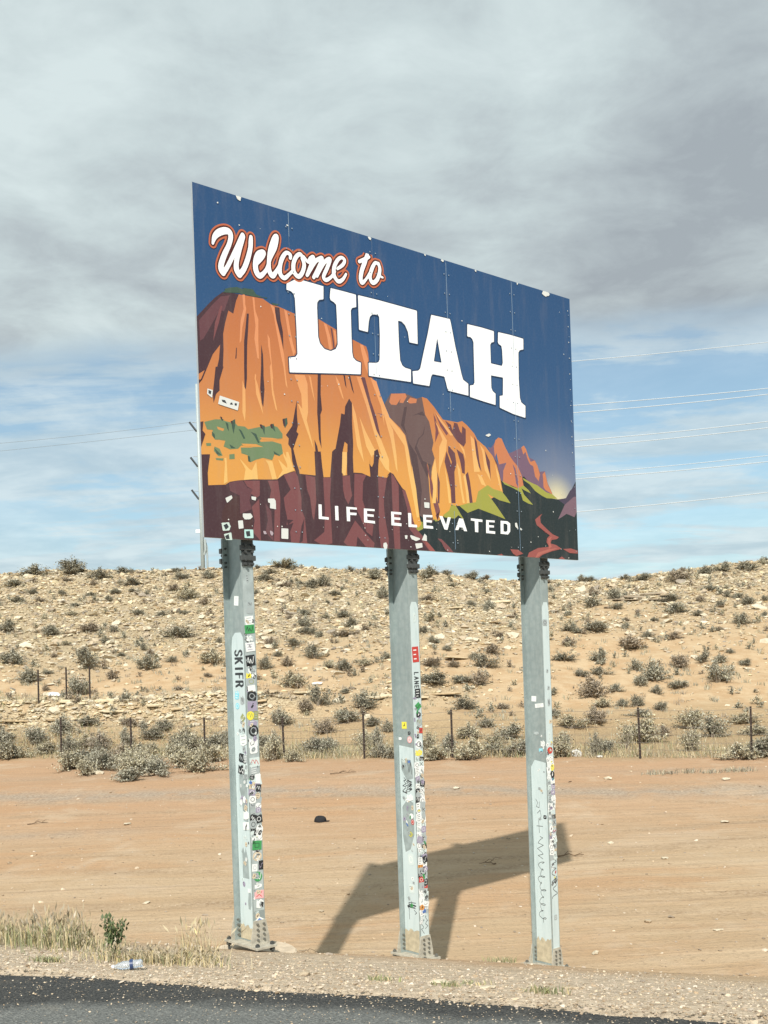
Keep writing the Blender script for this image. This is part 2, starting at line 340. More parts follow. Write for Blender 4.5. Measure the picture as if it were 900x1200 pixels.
# ledge slabs of the rock bench
def slab_mesh(seed,L,D,Hh):
    r=np.random.default_rng(seed); n=17; b=bmesh.new(); ring=[]
    for k in range(n):
        a=2*math.pi*k/n; cx,cy=math.cos(a),math.sin(a); q=1/max(abs(cx),abs(cy))**.8
        ring.append((cx*q*L*r.uniform(.72,1.06)/2,cy*q*D*r.uniform(.7,1.06)/2))
    lo=[b.verts.new((x*.93,y*.93,-Hh/2)) for x,y in ring]; md=[b.verts.new((x,y,r.uniform(-.05,.15)*Hh)) for x,y in ring]; hi=[b.verts.new((x*.98,y*.97,Hh/2*r.uniform(.75,1))) for x,y in ring]
    for A,B_ in ((lo,md),(md,hi)):
        for k in range(n): b.faces.new((A[k],A[(k+1)%n],B_[(k+1)%n],B_[k]))
    b.faces.new(hi); b.faces.new(lo[::-1]); me=bpy.data.meshes.new('rock_slab'); b.to_mesh(me); b.free(); return me
slabs=[(-15.9,45.35,2.0),(-14.2,45.3,1.5),(-12.9,45.45,1.8),(-11.1,45.3,1.6),(-9.8,45.5,1.3),(-8.4,45.35,1.8),(-6.9,45.5,1.4),(-17.6,45.6,1.5),(-12.0,46.1,1.2),(-9.1,46.0,1.3),
 (-5.1,46.6,1.4),(-3.6,47.2,1.0),(-.2,46.9,1.6),(1.3,46.8,1.5),(2.6,47.3,1.3),(.6,47.8,1.0),(15.3,66.5,1.5),(16.6,66.2,1.6),(15.9,67.2,1.8),(17.6,66.8,1.3),(14.5,67.0,1.1),(16.9,67.9,1.3),
 (6.0,60,1.4),(4.3,64,1.2),(7.2,67,1.3),(-8,66,1.4),(-15,68,1.3),(-20,63,1.3),(-18.5,64.2,1.2),(3.5,52.5,1.5),(5.0,52.3,1.1)]
slabs=[t for t in slabs if t[0]>-5.5]
LR=random.Random(44); nb=len(slabs); x=-19.5
while x<-5.6:
    L=LR.uniform(.35,.95); slabs.append((x+L/2,45.25+LR.uniform(-.22,.22)+.2*math.sin(x),L)); 
    if LR.random()<.8: slabs.append((x+L/2+LR.uniform(-.5,.5),45.75+LR.uniform(-.2,.35)+.2*math.sin(x),L*LR.uniform(.5,.95)))
    x+=L*LR.uniform(.85,1.7)
for i,(x,y,L) in enumerate(slabs):
    me=slab_mesh(i,L*(.8+.4*((i*37)%10)/10),min(.7,L*.6),.05+.025*(i%3)); me.materials.append(M_rock3 if 13<x<18 and y>66 else (M_rock if i%4 else M_rock2))
    o=link('rock_slab',me,ground,(x,y,gz(x,y)+(.05 if x<-5.5 else .07))); o.rotation_euler=(R(random.uniform(-3,9)),R(random.uniform(-5,5)),random.uniform(-.7,.7))
# shoulder gravel, pebbles on the lot, grit on the asphalt
M_grav=mat('pale_gravel',(.50,.415,.310),rough=.9,spec=.15,island=.34); M_grav2=mat('brown_gravel',(.36,.28,.20),rough=.9,spec=.15,island=.3)
n=26000; xs=rng.uniform(-8,9,n); e=np.abs(rng.normal(0,1.5,n))-.12; ys=road_edge(xs)+e/.949
k=(rng.uniform(size=n)<np.where(e>2.6,.35,1)); xs,ys,e=xs[k],ys[k],e[k]
sz=np.clip(np.exp(rng.normal(-4.62,.40,len(xs))),.005,.032)*(1.0+.0*e); zs=np.where(e<0,-2.405+CAMZ,terrain(xs,ys))
tag(link('shoulder_gravel',scatter_mesh('shoulder_gravel',np.stack([xs,ys,zs],1),sz,[M_grav,M_grav2],rng.choice([0,0,1,1],len(xs)))),'pale gravel strip between the asphalt and the sign posts','gravel',kind='stuff')
n=2600; ys=np.concatenate([rng.uniform(11,40,n//2),np.exp(rng.uniform(np.log(13),np.log(34),n//2))]); xs=rng.uniform(-.42,.42,n)*ys
bd=np.exp(-((ys-(29.9-.16*xs))/.8)**2); sz=np.clip(np.exp(rng.normal(-4.0,.5,n)),.008,.07)
tag(link('scattered_pebbles',scatter_mesh('scattered_pebbles',np.stack([xs,ys,terrain(xs,ys)],1),sz,[M_grav,M_grav2],rng.choice([0,1,1],n))),'small pale stones scattered over the bare dirt lot','pebbles',kind='stuff')
n=3200; e=-np.abs(rng.normal(0,.55,n))-.03; xs=rng.uniform(-5,7,n); ys=road_edge(xs)+e/.949
tag(link('road_grit',scatter_mesh('road_grit',np.stack([xs,ys,np.full(n,-2.409+CAMZ)],1),np.clip(np.exp(rng.normal(-5.2,.4,n)),.003,.013),[M_grav,M_grav2],rng.choice([0,0,0,1],n))),'loose pale grit scattered on the dark asphalt edge','grit',kind='stuff')
# larger loose stones lying on the shoulder and the lot
STN=[(-.75,8.95,.06),(.7,8.35,.05),(1.35,8.4,.05),(.35,8.6,.07),(2.2,16.8,.09),(2.5,17.4,.07),(2.9,15.6,.07),(-4.4,19.5,.08),(-3.3,24,.10),(4.6,22.6,.08),(5.3,21.0,.07),(7.6,24.6,.11),(-1.2,18.4,.06),(3.6,26.2,.1),(-6.5,27,.1),(6.2,30.5,.13),(9.2,29.6,.15),(1.9,30.0,.12),(-7.6,34.6,.22),(-9.5,35.6,.18),(4.0,17.0,.07),(4.9,16.4,.06)]
for x,y,s_ in STN:
    o=link('loose_stone',RM[0 if x*7%3>1 else 1][int(abs(x*31))%10],ground,(x,y,gz(x,y)+s_*.25)); o.scale=(s_*1.3,s_,s_); o.rotation_euler=(0,0,x*9)
ART=[
('mauve',[(469.4,134.6),(479.5,137.9),(486.4,140.9),(496.7,145),(502.5,148.4),(511.1,134.4),(524.8,131.2),(533.4,116.7),(544.1,118.5),(549.3,102.7),(558.3,89.4),(546.2,85.4),(523.1,94.3),(495.9,102.6),(478.8,122.1)]),
('peak',[(497.4,145.9),(502.6,149),(506.9,144.6),(511.1,135.2),(515.4,128.4),(523.6,131.1),(529.1,124.7),(533.7,112.9),(530.5,103.8),(523.3,109.6),(520.2,123.1),(514.1,124.8),(509.1,131.9),(505.6,140.7),(500.9,136.7)]),
('peak',[(539.2,114.1),(544.1,117.7),(547.2,107.1),(549.7,100.4),(554.9,93.8),(558.7,87.9),(544.1,92.9),(540.3,96.5),(540,106.5)]),
('dkgreen',[(455.7,99),(477.7,96.5),(500.7,107.6),(522.9,90.4),(543.7,82.4),(570,82.1),(589.7,85.3),(610,110.3),(610,0),(289.6,0),(271.5,10.5),(292.5,66.6),(411.9,76.2)]),
('mauvedk',[(570,81.8),(587.2,85.1),(596.3,95.7),(602.7,100.2),(610,106.9),(610,86.7),(604.7,87.6),(584.3,75.8)]),
('mauve2',[(568.7,54.6),(584.3,75.8),(604.7,88.4),(610,88.8),(610,67.8),(604.6,59.8),(593.5,62.2),(587.4,63.4),(578.6,58.9)]),
('mauve',[(431.6,139.5),(438,138.7),(443.6,144.5),(451.6,153.5),(446.2,129.2),(455.6,97.5),(468.8,95.7),(459.5,109.8),(465.5,122.3),(452.2,118.7),(439.7,128.6)]),
('peak',[(443.4,140.8),(447.1,150),(452.7,153.9),(459.2,153.2),(465.3,143.1),(473.7,132.1),(481.2,125.3),(488.8,120),(496.2,108.7),(499.6,93.8),(488.6,90.6),(458.9,96.3),(460.2,111.3),(466.6,122.4),(452.2,118.7),(448.1,133.1),(445,127.6)]),
('mauve',[(478.8,122.1),(484.2,116.6),(488,101.9),(488.7,91.4),(484.4,97),(482.4,111.9)]),
('olive',[(497.2,105.7),(511.9,101.2),(527.9,97.7),(546.4,89.7),(558.2,88.3),(568.8,82.8),(546,81.9),(536.7,84.3),(522.9,89.6),(511.7,97.9),(500.5,102.2)]),
('olive',[(456.7,97.6),(477.5,91.9),(487.5,90.5),(499,95.3),(509.1,90),(513.9,85.6),(499.9,89.3),(495,91.1),(499.6,83.2),(517.4,70.8),(508.2,71.7),(497,75.1),(492.9,85.7),(477.4,90.4),(462,93.6)]),
('brown',[(255.1,170.9),(265.7,185.2),(289.7,188.6),(308.3,184.9),(318,188.4),(332.8,175),(342.8,134.1),(337,91.3),(329.4,37.4),(325.3,32.9),(306.5,42.8),(303,49.5),(294.2,108.1)]),
('browndk',[(287.1,171.8),(291.8,173.1),(286.2,149.7),(292.8,129.9),(305.4,116.1),(311.7,73.7),(307.5,42.9),(304.9,48.2),(299.2,92),(289.5,139.2),(280.6,149.1)]),
('browndk',[(321.4,155.4),(317.9,142.5),(310,136),(305.9,127.2),(314.7,110.1),(329.9,106),(321.5,89.9),(310.8,108.3),(302,124),(308.1,135.8),(316,142.2)]),
('browndk',[(299.8,163.1),(317.2,170.5),(321.8,165.2),(309.4,165.7)]),
('peak',[(263,174.7),(266.6,185),(289.7,188.6),(291.8,185),(285.5,176.3),(279.6,176.2),(282,181.3),(274.3,172.5),(266,172)]),
('peak',[(292.1,179),(297.4,184.8),(308.7,184.3),(307.2,179.5),(296.7,177.4)]),
('cliff',[(317,188.2),(325.6,187.3),(336.9,179),(352,164.8),(353.7,164.8),(365.5,164.7),(377.5,164.5),(386.1,167.2),(394.3,163.2),(407.2,154.1),(412.7,146.8),(427.8,139.1),(441.1,128.3),(448.5,116.9),(453.8,101.1),(458,82.3),(411.3,63),(402.8,60.9),(390.4,61.5),(369.9,58.5),(349.3,45.7),(338.2,37.9),(329.4,38.8),(326.1,52.5),(324.9,69.2),(322.6,109.1),(327.9,87.2),(330.3,102.8),(335.3,114.9),(331.3,125.4),(334.3,134.1),(328.3,159),(321.6,167.1)]),
('plum',[(355.5,164.3),(366.2,159.8),(370.1,163.5),(377.5,163.1),(382.6,151.9),(385.8,160.9),(392.2,157.7),(391.5,140.4),(387.4,134.7),(376.5,140.1),(367.6,148.2)]),
('cliff',[(364.9,163.6),(371.5,163.1),(368.7,153.6),(367,156.6)]),
('cliff',[(380.3,164.1),(386.5,165.6),(384.8,150.9),(381.8,156.4)]),
('plum',[(359.6,133),(366.7,128.5),(371.2,125.1),(373.4,112.2),(369.2,101.3),(369.4,62.1),(362,61.5),(361.7,77.2),(357.9,95.1),(352.3,112.7),(356.5,126.1),(364.1,110),(365.1,113.3),(359.2,125.1)]),
('plum',[(374.2,130.6),(386.1,125.3),(388.5,116.3),(387.8,100.4),(383.2,101.3),(380.1,115.5)]),
('plum',[(393.6,103.6),(396.9,90.6),(400.5,64.4),(393.8,63.9),(390.8,82.2),(386.8,97.7)]),
('plum',[(407.1,150.1),(411.6,144),(413.9,130.9),(415.3,119),(418.6,105.9),(411.3,115.9),(409.2,133.1)]),
('plum',[(426.6,133.6),(434.9,121),(435.8,96.7),(434.1,104.7),(428.8,117.7)]),
('plumlt',[(335.9,170.3),(340,163.1),(343.8,146.8),(337,134.4),(338.6,150)]),
('plumlt',[(337.8,173.1),(348.1,161.5),(360.3,148.7),(357.4,145.7),(346.9,156.2)]),
('plum',[(339.1,98.5),(343,86),(341,59.9),(338.3,59.7)]),
('plumlt',[(320.7,105.7),(325.3,89.5),(326.3,71.7),(337.2,37.9),(333.6,44.6),(341.7,50.8),(322.2,106.7)]),
('light',[(338.2,161.5),(358,139.3),(355.6,126),(344.7,104.2),(341.5,93.6),(344,130),(349.9,139.7)]),
('light',[(400.4,150.7),(406.9,146.1),(409.9,126.5),(415.7,105.7),(405.1,104.7),(402.4,131)]),
('light',[(417.3,141.3),(424.7,134.7),(428.8,117.7),(435.7,95.4),(424.6,109.2),(421.6,130.4)]),
('light',[(444.6,119.2),(451,106.3),(456,83.5),(453.2,87.4),(447.9,103.3)]),
('light',[(410.7,102.5),(418.4,100.6),(426.6,87.9),(417.9,89.8)]),
('light',[(373.5,114.8),(379.6,104.9),(382.3,81.5),(386.2,63.3),(382.5,63),(377.9,86.4)]),
('light',[(384.9,97.5),(388.8,100.5),(393.4,77.1),(394.7,64),(390,63.6),(388,82)]),
('light',[(352.1,107.5),(359.2,82.2),(362,61.5),(357.4,61.2),(354.8,87)]),
('light',[(329.2,97.6),(336.2,115),(338.8,93.3),(334.7,59.5),(328.4,59),(331,77.2)]),
('light',[(378.3,139),(388.2,131.5),(390.5,119.2),(385.3,129.2)]),
('light',[(337.8,173.1),(346.5,166.5),(369.4,147.1),(363.8,146.5),(346.3,162.6)]),
('olive',[(346.4,45.5),(357.6,52),(361.9,60.1),(369.9,58.5),(383.4,42.3),(373.5,47.3),(367.2,42.6),(349.2,42.9)]),
('olive',[(329.5,40.2),(338.2,37.9),(333.2,36.9),(327.6,41.4)]),
('olive',[(375.8,59.3),(390.9,63.4),(406.2,66),(411.2,80.1),(429.2,89.8),(440.2,85.5),(455.9,83.7),(464.8,76.7),(472.3,69.5),(450.9,71.9),(428.7,78.4),(445.9,62.9),(461.2,47.8),(436.5,53),(410.2,58.1),(390.4,51.3)]),
('olive',[(299.4,31.3),(304.3,35.7),(311,34.8),(311.6,26.5),(303.8,23.2),(300.1,25.8)]),
('cliff',[(0,0),(0,227),(0,227),(12.9,241),(23,251.2),(33.2,259.2),(41.7,260),(51.8,260.5),(70.8,261.6),(84.2,262.1),(94.6,257.9),(105.2,257.5),(109.4,256.8),(124.8,254.1),(159.9,254.3),(184.3,247.1),(209.3,239.7),(229.9,234.9),(232.2,228.4),(233.5,216.6),(238.9,198.8),(235.9,200.3),(245.2,189.7),(253.4,173.4),(261.8,158.3),(241.2,159),(262.6,156.3),(278.7,146.1),(287.5,137.6),(291.5,121.5),(295.4,102.7),(298.5,87.8),(297.5,96),(300.6,81.1),(303.5,60.6),(306.4,40),(308.9,31.9),(304,27.4),(296.6,31.1),(282.6,11.1),(217.8,7.6),(72.7,0)]),
('plumdk',[(0,227),(0,227),(12.9,241),(23,251.2),(33.2,259.2),(41.7,260),(53.2,260.8),(49.3,252.8),(45.2,238.5),(39.2,240.7),(34.7,227.2),(31.7,214.8),(31.5,198),(30,179.9),(25.3,166),(18.9,165.1),(25.4,187.5),(27.4,202.7),(17.9,191),(4.3,162.9),(0,162.3),(0,168),(7.5,173.1),(0,157.9),(0,157.8)]),
('plum',[(2.6,223.7),(18.5,242),(30.1,253.8),(41.6,257.3),(33.8,239),(28.2,239.1),(19.2,224.4),(7.4,205.8),(3.1,202.7)]),
('plumlt',[(29.8,244.2),(31.9,244),(26.9,225.8),(19.1,205.4),(22,224.9)]),
('plumdk',[(20.9,178.7),(30.8,180.3),(25.2,165.1),(24.8,154.3),(20.4,150.2),(17,140.2),(16.2,149.6),(19,166.6)]),
('plumdk',[(62.4,242),(65.2,242.3),(63.4,224),(61.6,207.9),(60.5,188.3),(59.9,172.7),(58,160.3),(56.3,162.4),(56.7,184.3),(57.8,212.1),(60.3,227.1)]),
('plumdk',[(99.8,256.2),(105.9,256.7),(106.9,242.9),(109.5,230.9),(109.5,211),(106.9,223),(102.8,237.2),(100.1,245.4)]),
('plumdk',[(79.9,212.2),(81.8,201.4),(81.9,186.7),(81.6,178.4),(82.2,163.7),(79.8,144.3),(78.1,148.4),(76.5,164.1),(78.7,187.8)]),
('plumdk',[(47.4,203.3),(48.3,202.6),(47.3,191.6),(45.9,191)]),
('light2',[(57.6,261.1),(60.9,262.3),(60.9,251.4),(62.1,246.8),(56.2,226.3),(54.2,211.5),(51.9,208.6),(54.3,233.2),(58.5,246.1)]),
('light2',[(70.5,261.2),(73,261.1),(73.9,246.6),(77.3,238.7),(76.3,215.3),(76.3,195.7),(74.4,196.6),(71.2,216.8),(73.3,230.6),(71.7,246.2)]),
('light2',[(93.8,258.4),(99,255.7),(101.5,240.7),(105.4,225.2),(110,206.1),(112,178.9),(113.2,169.4),(111,172.8),(108.7,192.5),(106.1,202.9),(101,229.4),(97.9,247.5)]),
('light2',[(112.1,256.3),(115.9,254.6),(118.3,237.5),(120.9,225.4),(125.8,211.2),(122.5,206.9),(119.2,222.6),(115.2,239.4)]),
('light2',[(88.7,224.8),(91.5,220.3),(91.9,210.5),(93.3,188.5),(94.3,176.3),(93.6,177.7),(93.9,165.4),(98.3,142.4),(96.1,144.6),(92.1,160.2),(90.7,179.8),(90.3,189.6),(92,193.2),(89,212.5)]),
('light',[(54,169.4),(57.2,160.2),(56.8,138.3),(55.4,126),(52.6,135.3)]),
('light',[(70.1,176.6),(73.7,167.4),(76.2,155.5),(79.4,136.3),(76.4,143.3),(71.1,157.2)]),
('light2',[(70.4,178.8),(71.9,177.8),(71.1,172.8),(69.5,172.6)]),
('light',[(123.2,185.9),(137.5,187.5),(141.1,178.5),(140.6,146.7),(137.8,136.2),(132.6,145.6),(131.8,165.8)]),
('light',[(143.1,188.3),(146.2,186.9),(150.7,159.5),(147.2,170.5)]),
('light',[(125.9,156.1),(135.8,146),(144.2,116.6),(148.2,96.6),(146.2,106.6),(133.8,135.7)]),
('light',[(181.7,194.1),(187.2,186.5),(193.2,167.8),(190.7,170.1),(183.1,187.2)]),
('light',[(213.1,197.6),(219.2,197.8),(230.2,170.2),(248,128.3),(259.6,105.3),(259.1,94.4),(252.2,100.5),(239.1,130),(226.6,165.7)]),
('light',[(234.1,199.4),(243.7,196.2),(250.1,179.6),(261.8,158.3),(261.1,140.6),(253,163.9),(254,145.2),(249.6,167.5)]),
('light',[(205,166.8),(210.4,153.1),(214.6,129.8),(220.3,98.7),(210.6,116.2),(205.3,152.4)]),
('light',[(215.5,151.1),(225.2,133.7),(236.8,116.3),(232.8,105.2),(224.5,117.7)]),
('light',[(222.3,126.1),(237.7,115.8),(251.6,107.8),(261.7,89.9),(252.8,94.5),(240.9,109.4),(230.3,108.3)]),
('light',[(252.9,160.5),(257.2,157),(267.5,142),(271.7,112.6),(272.7,92.3),(270.1,96.1),(263.4,130.7)]),
('light',[(234.2,200.7),(242.7,194),(262.6,156.3),(285.7,138.7),(291.5,121.5),(296.6,87.6),(295.9,104.1),(302.2,74.3),(305.5,40),(301.7,39.7),(290.3,92.6),(285.2,125),(265.8,145.9),(253.7,159.3)]),
('plum',[(220.1,198),(226.2,198.2),(233.8,172),(241.9,153.1),(248,128.3),(241.3,138.3),(231.8,165.1)]),
('plumdk',[(201.1,196.4),(203.7,196.8),(208.8,176.5),(205.6,181.3)]),
('plumdk',[(193.5,195.9),(196,195.9),(197.6,181.5),(195.6,185.1)]),
('plumdk',[(156.1,192.2),(160.5,192.9),(159.3,169.6),(160.5,151.8),(158,146.3),(157.4,123.2),(158,107.9),(154.7,117.8),(153.5,148.3)]),
('plumdk',[(125.2,157.9),(124.9,142.1),(125.6,129.6),(123.5,123.1),(126.1,120.8),(121.8,111.5),(118.3,103.6),(122.4,87.7),(125.2,80.4),(126.5,72.9),(121.8,73.8),(116.2,89.6),(115.2,103.3),(111.5,107.9),(112.5,114.3),(108.8,117.6),(117.8,128.7)]),
('plumdk',[(148.2,117),(151.9,109.8),(156.6,84.6),(159.4,74.6),(148,73.6),(149.7,95.5)]),
('plumdk',[(200.9,170.2),(205,165.5),(204.1,144.4),(204.7,118.2),(202.6,89),(194.1,88.2),(196.1,117.2),(192,119.4),(187.1,103.2),(188.2,87.7),(170.6,86),(173.9,107),(178.2,110.1),(186.1,139.5),(188.3,151.5),(193.3,150.9),(194.5,160.2)]),
('plumdk',[(242.1,116.2),(245.3,107.9),(239.6,97.9),(240.9,88.7),(229.3,83.6),(228.1,98.1),(234,92),(236.7,113.7)]),
('plumdk',[(194.9,107.9),(203.5,108.8),(203.9,78.6),(204.8,59),(199.3,49.3),(198.4,69),(193.9,83)]),
('plumdk',[(173.1,106.3),(188.2,107.9),(188.4,94.2),(187.2,77.4),(168.8,75.7),(171.2,92.5)]),
('plumdk',[(229.2,103.5),(229.7,94.3),(232.3,94.5),(237.1,103),(244,110.4),(242.2,96.8),(241.1,83),(229.2,82)]),
('plumdk',[(147.6,103.6),(156.6,104.5),(157.9,88.6),(159.5,75.3),(148.1,74.3)]),
('light',[(167.1,251.7),(171.5,250),(176.3,236),(178.3,222.1),(174.1,220.8),(171.4,236.4)]),
('plum',[(176.8,247.7),(179.3,246.9),(181.2,232.9),(182,225.3),(180,223.7),(178.8,235.1)]),
('light',[(180.9,245.8),(184.2,245.1),(185.7,233.7),(183.5,228.2)]),
('light',[(220.3,236),(225,236),(231.4,221.6),(231.9,208.4),(230.3,202.8),(225.6,215.4),(222.5,225.5)]),
('light',[(112.4,254.8),(116.2,253.7),(120,232.5),(124.6,210.7),(122.2,208.4),(117.4,224.5)]),
('light2',[(188.1,107.2),(194.9,107.9),(194.4,94.8),(191.2,78.8),(186.3,83.6)]),
('green',[(4.7,119.1),(18,123.5),(25,124.3),(32,123.1),(43.4,122.1),(46.2,120),(54.9,120.4),(59.2,117.9),(74.1,122.2),(81.6,123.1),(90.8,126),(97.6,125),(104.2,118.3),(104,113.3),(90.2,111.1),(78.1,111),(73.5,108),(75,106.3),(90.1,108.6),(102.2,106.9),(104.1,97.1),(98.6,93.4),(92.5,94.7),(89.2,88.1),(77.3,89.4),(68.2,86.6),(60,82.7),(58.1,89.9),(49.4,91.4),(48.9,97.4),(62.8,98.9),(65.8,99.8),(49.7,99.9),(45.3,95.8),(35.2,94.1),(27.4,96.2),(29.8,102.5),(21.4,102.7),(17.2,102.2),(13.2,106.5),(14.8,112),(7.8,111.8)]),
('green',[(16.2,95),(22.4,93.3),(25.7,86.5),(20.7,85.4),(15.3,90.2)]),
('green',[(34.2,88.6),(40.7,89.9),(40.8,84.5),(34,83.5)]),
('green',[(5.9,97.4),(12.1,98.1),(12,95.2),(6.5,94.5)]),
('green',[(17.1,83.2),(26.9,83.6),(26.1,81.2),(17.7,81.2)]),
('cliff',[(49.8,101.7),(68.9,103.2),(77.7,101.1),(65.8,99.8),(52.6,99.6)]),
('cliff',[(73.7,111.1),(90.2,112.3),(102.4,111.9),(90.1,109.9),(78.1,109.1)]),
('cliff',[(19.8,116.2),(28.9,114.9),(27.4,112.3),(21.1,113.4)]),
('greendk',[(46.8,117.1),(50.4,115.7),(55.1,107.7),(52.9,106.9)]),
('greendk',[(62,115.8),(69.3,114.2),(73.4,104.9),(71.2,104.7),(67,111.5)]),
('greendk',[(23.7,126.8),(28.6,124.4),(26.7,122.6)]),
('greendk',[(30.6,122.3),(34.1,120.9),(34.5,112.6),(32.5,115.9)]),
('greendk',[(37.8,123.8),(42.9,126.8),(43.1,122),(40.4,110.9),(38.9,116.7)]),
('greendk',[(74.2,125.2),(80.9,124.2),(80.1,114.3),(77.8,120.1)]),
('greendk',[(87.8,126.3),(92.7,128.1),(94.7,119.1),(90.6,122.9)]),
('greendk',[(104.8,134.6),(111.1,136.6),(111.6,130.4),(107.8,125),(105.4,129.7)]),
('greendk',[(34.7,99.4),(42.4,96.1),(36.6,95.4)]),
('greendk',[(91.2,98.2),(100.1,94.2),(92.5,94.7)]),
('greendk',[(13.3,110.1),(16.7,108.1),(17.2,102.8),(14.2,105.5)]),
('greendk',[(15.4,93.7),(18.8,91.1),(24.3,87),(18.7,87)]),
('greendk',[(57.3,89.8),(60.2,88.9),(60.7,83.1),(57.8,83.8)]),
('plumdk',[(24.5,127.5),(26.8,126.6),(26.7,123)]),
('plumdk',[(37,123.7),(39.2,124.6),(39.3,119.2)]),
('plumdk',[(74.2,124.6),(76.5,125.5),(78.2,120.2),(75.6,121.1)]),
('plumdk',[(87.8,126.3),(90.5,127.8),(91.4,122.4),(89.1,122.7)]),
('plumdk',[(104.8,133.9),(107.6,135.5),(108.4,127.5),(106.1,127.2)]),
('greendk',[(33.1,258.6),(37.6,263.7),(47.7,266.9),(50.7,268.1),(57.8,267.2),(66.7,268.4),(71.1,269.9),(75.4,265.2),(84.2,263.3),(81.2,262.7),(70.8,261.9),(51.8,261.7)]),
('greendk',[(34.7,262.5),(41.9,265.5),(49.2,267.5),(47.6,264.3),(37.5,261.5)]),
('greendk',[(57.9,268.4),(69.6,269.6),(70.3,266.7),(62.2,266.2)]),
('greendk',[(81.2,263.3),(90.3,264.5),(88.7,263.2)]),
('greendk',[(94.6,259.8),(106.1,260.2),(102.2,258.2),(97.6,257.9)]),
('plumdk',[(0,118.6),(3.7,119.6),(2.3,110),(5.6,106.8),(0.2,93.3),(0,92.8)]),
('light',[(27.7,84.3),(30.5,84.6),(30.8,72.7),(30.9,59.5),(25.9,56.7),(28.2,78.4)]),
('light',[(46.3,86.2),(59,75.4),(61.9,74.4),(68.2,84.8),(69.6,65.4),(51.2,62.5),(53.8,74.9)]),
('light',[(80.2,87.2),(89.2,86.9),(94.5,68.2),(88.4,67),(83.7,82.6)]),
('light',[(96.9,90.1),(108.9,81.4),(108,98.8),(111.1,99.1),(118.1,79.7),(103.9,73.4),(94.5,67.6),(102.6,78.3)]),
('light',[(103.4,99.5),(110.7,89),(116.6,80.8),(118.1,79.1),(111.9,79.1),(104.7,93.4)]),
('plumdk',[(0,-0),(0,52.9),(6.9,53.9),(28,56.3),(33.8,59.8),(43.9,62.1),(63,65),(77.8,66.1),(94.5,67.6),(103.9,74),(119.7,79.2),(117.2,77.1),(125,76.6),(148.2,76.8),(157,75.5),(170.2,76.9),(197.2,82),(204.2,85.2),(216.3,85.7),(229.2,82.6),(240.8,84.4),(255,83.5),(258.9,88.3),(254.7,85.2),(260.3,90.9),(265.7,88.9),(270.9,82.6),(279.7,73.1),(284.2,70.8),(290.1,55.5),(294.9,36.5),(300.1,25.8),(312.8,9.9),(320.8,0)]),
('plumdk',[(0,85.1),(10.3,86.3),(6.8,66.8),(6.9,53.3),(0,50.9)]),
('plum',[(43.9,61.9),(49.7,62.4),(55.3,55.6),(62.5,53.7),(57.6,42.4),(60.2,32.9),(45.4,27),(45.5,46.3),(33.4,50.1),(32.3,58.4)]),
('plumlt',[(51.2,62.5),(71.8,64.3),(71.2,48.3),(66.6,45.5),(59.4,49.8),(62.5,53.7),(55.3,56.8)]),
('brownplum',[(22.6,27.8),(33.2,44.1),(44.7,46.2),(44.7,26.9),(61.5,28.1),(59,0),(34.3,0),(33.5,16.5),(22.2,15.8)]),
('plumlt',[(60.3,35.3),(70.3,44.6),(70.4,28.7),(70.7,0),(69.9,0),(60.7,8.5),(63.4,20.9)]),
('plumlt',[(82.3,65.2),(96,66.5),(98.3,48),(95.6,0.6),(88,0.2),(90.1,35),(82.9,41.9),(86.4,55.7)]),
('plum',[(78.3,40.3),(85.5,32.2),(87.2,0.1),(77.1,9.5),(80.6,22)]),
('plumlt',[(103.9,73.4),(119.6,78.6),(123.3,73.3),(127.1,50.3),(126.6,37.6),(131,27.8),(133,0),(132.9,0),(110.9,0),(109.9,11.4),(115,21.7),(105.5,18.6),(106.6,26.2),(104,38.5),(102.9,48.4),(112.6,57.9)]),
('plumdk',[(105.8,24.9),(115.1,24.8),(107.1,18.7)]),
('plumdk',[(122,0),(125.8,18.6),(130.2,27.7),(126.8,2.2),(122.9,0)]),
('plumlt',[(133.7,76.1),(147.3,74.8),(147.8,48.1),(143.7,26.1),(141.5,31),(139.1,51.2),(135.4,59.8)]),
('plumlt',[(158.7,75.2),(170.2,76.3),(167.6,53.4),(168.2,27.6),(168.8,1.8),(161.3,0),(152,-0),(142.8,3.7),(157.8,14.1),(159.7,40),(158.9,61.7)]),
('plumlt',[(187,79.7),(198.1,81.4),(198.4,69),(200.5,58.6),(194.1,47.7),(189.3,55.1),(187.2,64.1)]),
('plumlt',[(205,84),(223.2,84.3),(217.6,75.9),(215.8,54.6),(219.7,44.2),(220.4,17.7),(210.7,35.7),(202.7,48.3)]),
('plumlt',[(203.6,29.9),(216.9,17.5),(232.1,5.1),(230.8,0),(218.7,0),(206.3,11.6),(204.1,0),(197.1,0),(190.5,0.3),(185.5,4)]),
('plumlt',[(220.9,31.1),(231.3,26.4),(228.9,12.9),(220.4,17.7)]),
('plumlt',[(240.7,83.3),(255,83.2),(248.5,57.1),(249.6,38.3),(254.7,11.6),(253.5,0),(251.3,0),(248.1,3.2),(243.7,27.1),(243.3,59.3)]),
('plumlt',[(241.2,83.3),(254.6,83.9),(250.2,63.3),(247.5,42.9),(253.3,9.5),(252.9,0),(241.9,0),(239.5,22.2),(241.2,62.5)]),
('plumlt',[(262.1,90),(267.4,85),(273.4,76),(272.7,37.8),(272.8,0),(263.6,0),(262.7,18.1),(262.4,53.4)]),
('plumlt',[(278.7,71.7),(284.2,70.8),(291.8,50.1),(296.6,31.1),(309.1,13.8),(299.7,14.7),(288.8,25.1),(286.1,49.7)]),
('plumlt',[(300.1,25.8),(313,15.4),(331.2,0),(326.2,0),(320,0.5),(305.3,15)]),
('plumlt',[(335.3,15.9),(342.1,15.6),(355.6,6.4),(362.6,0),(352.6,0),(347.5,3.2),(341.9,11.4)]),
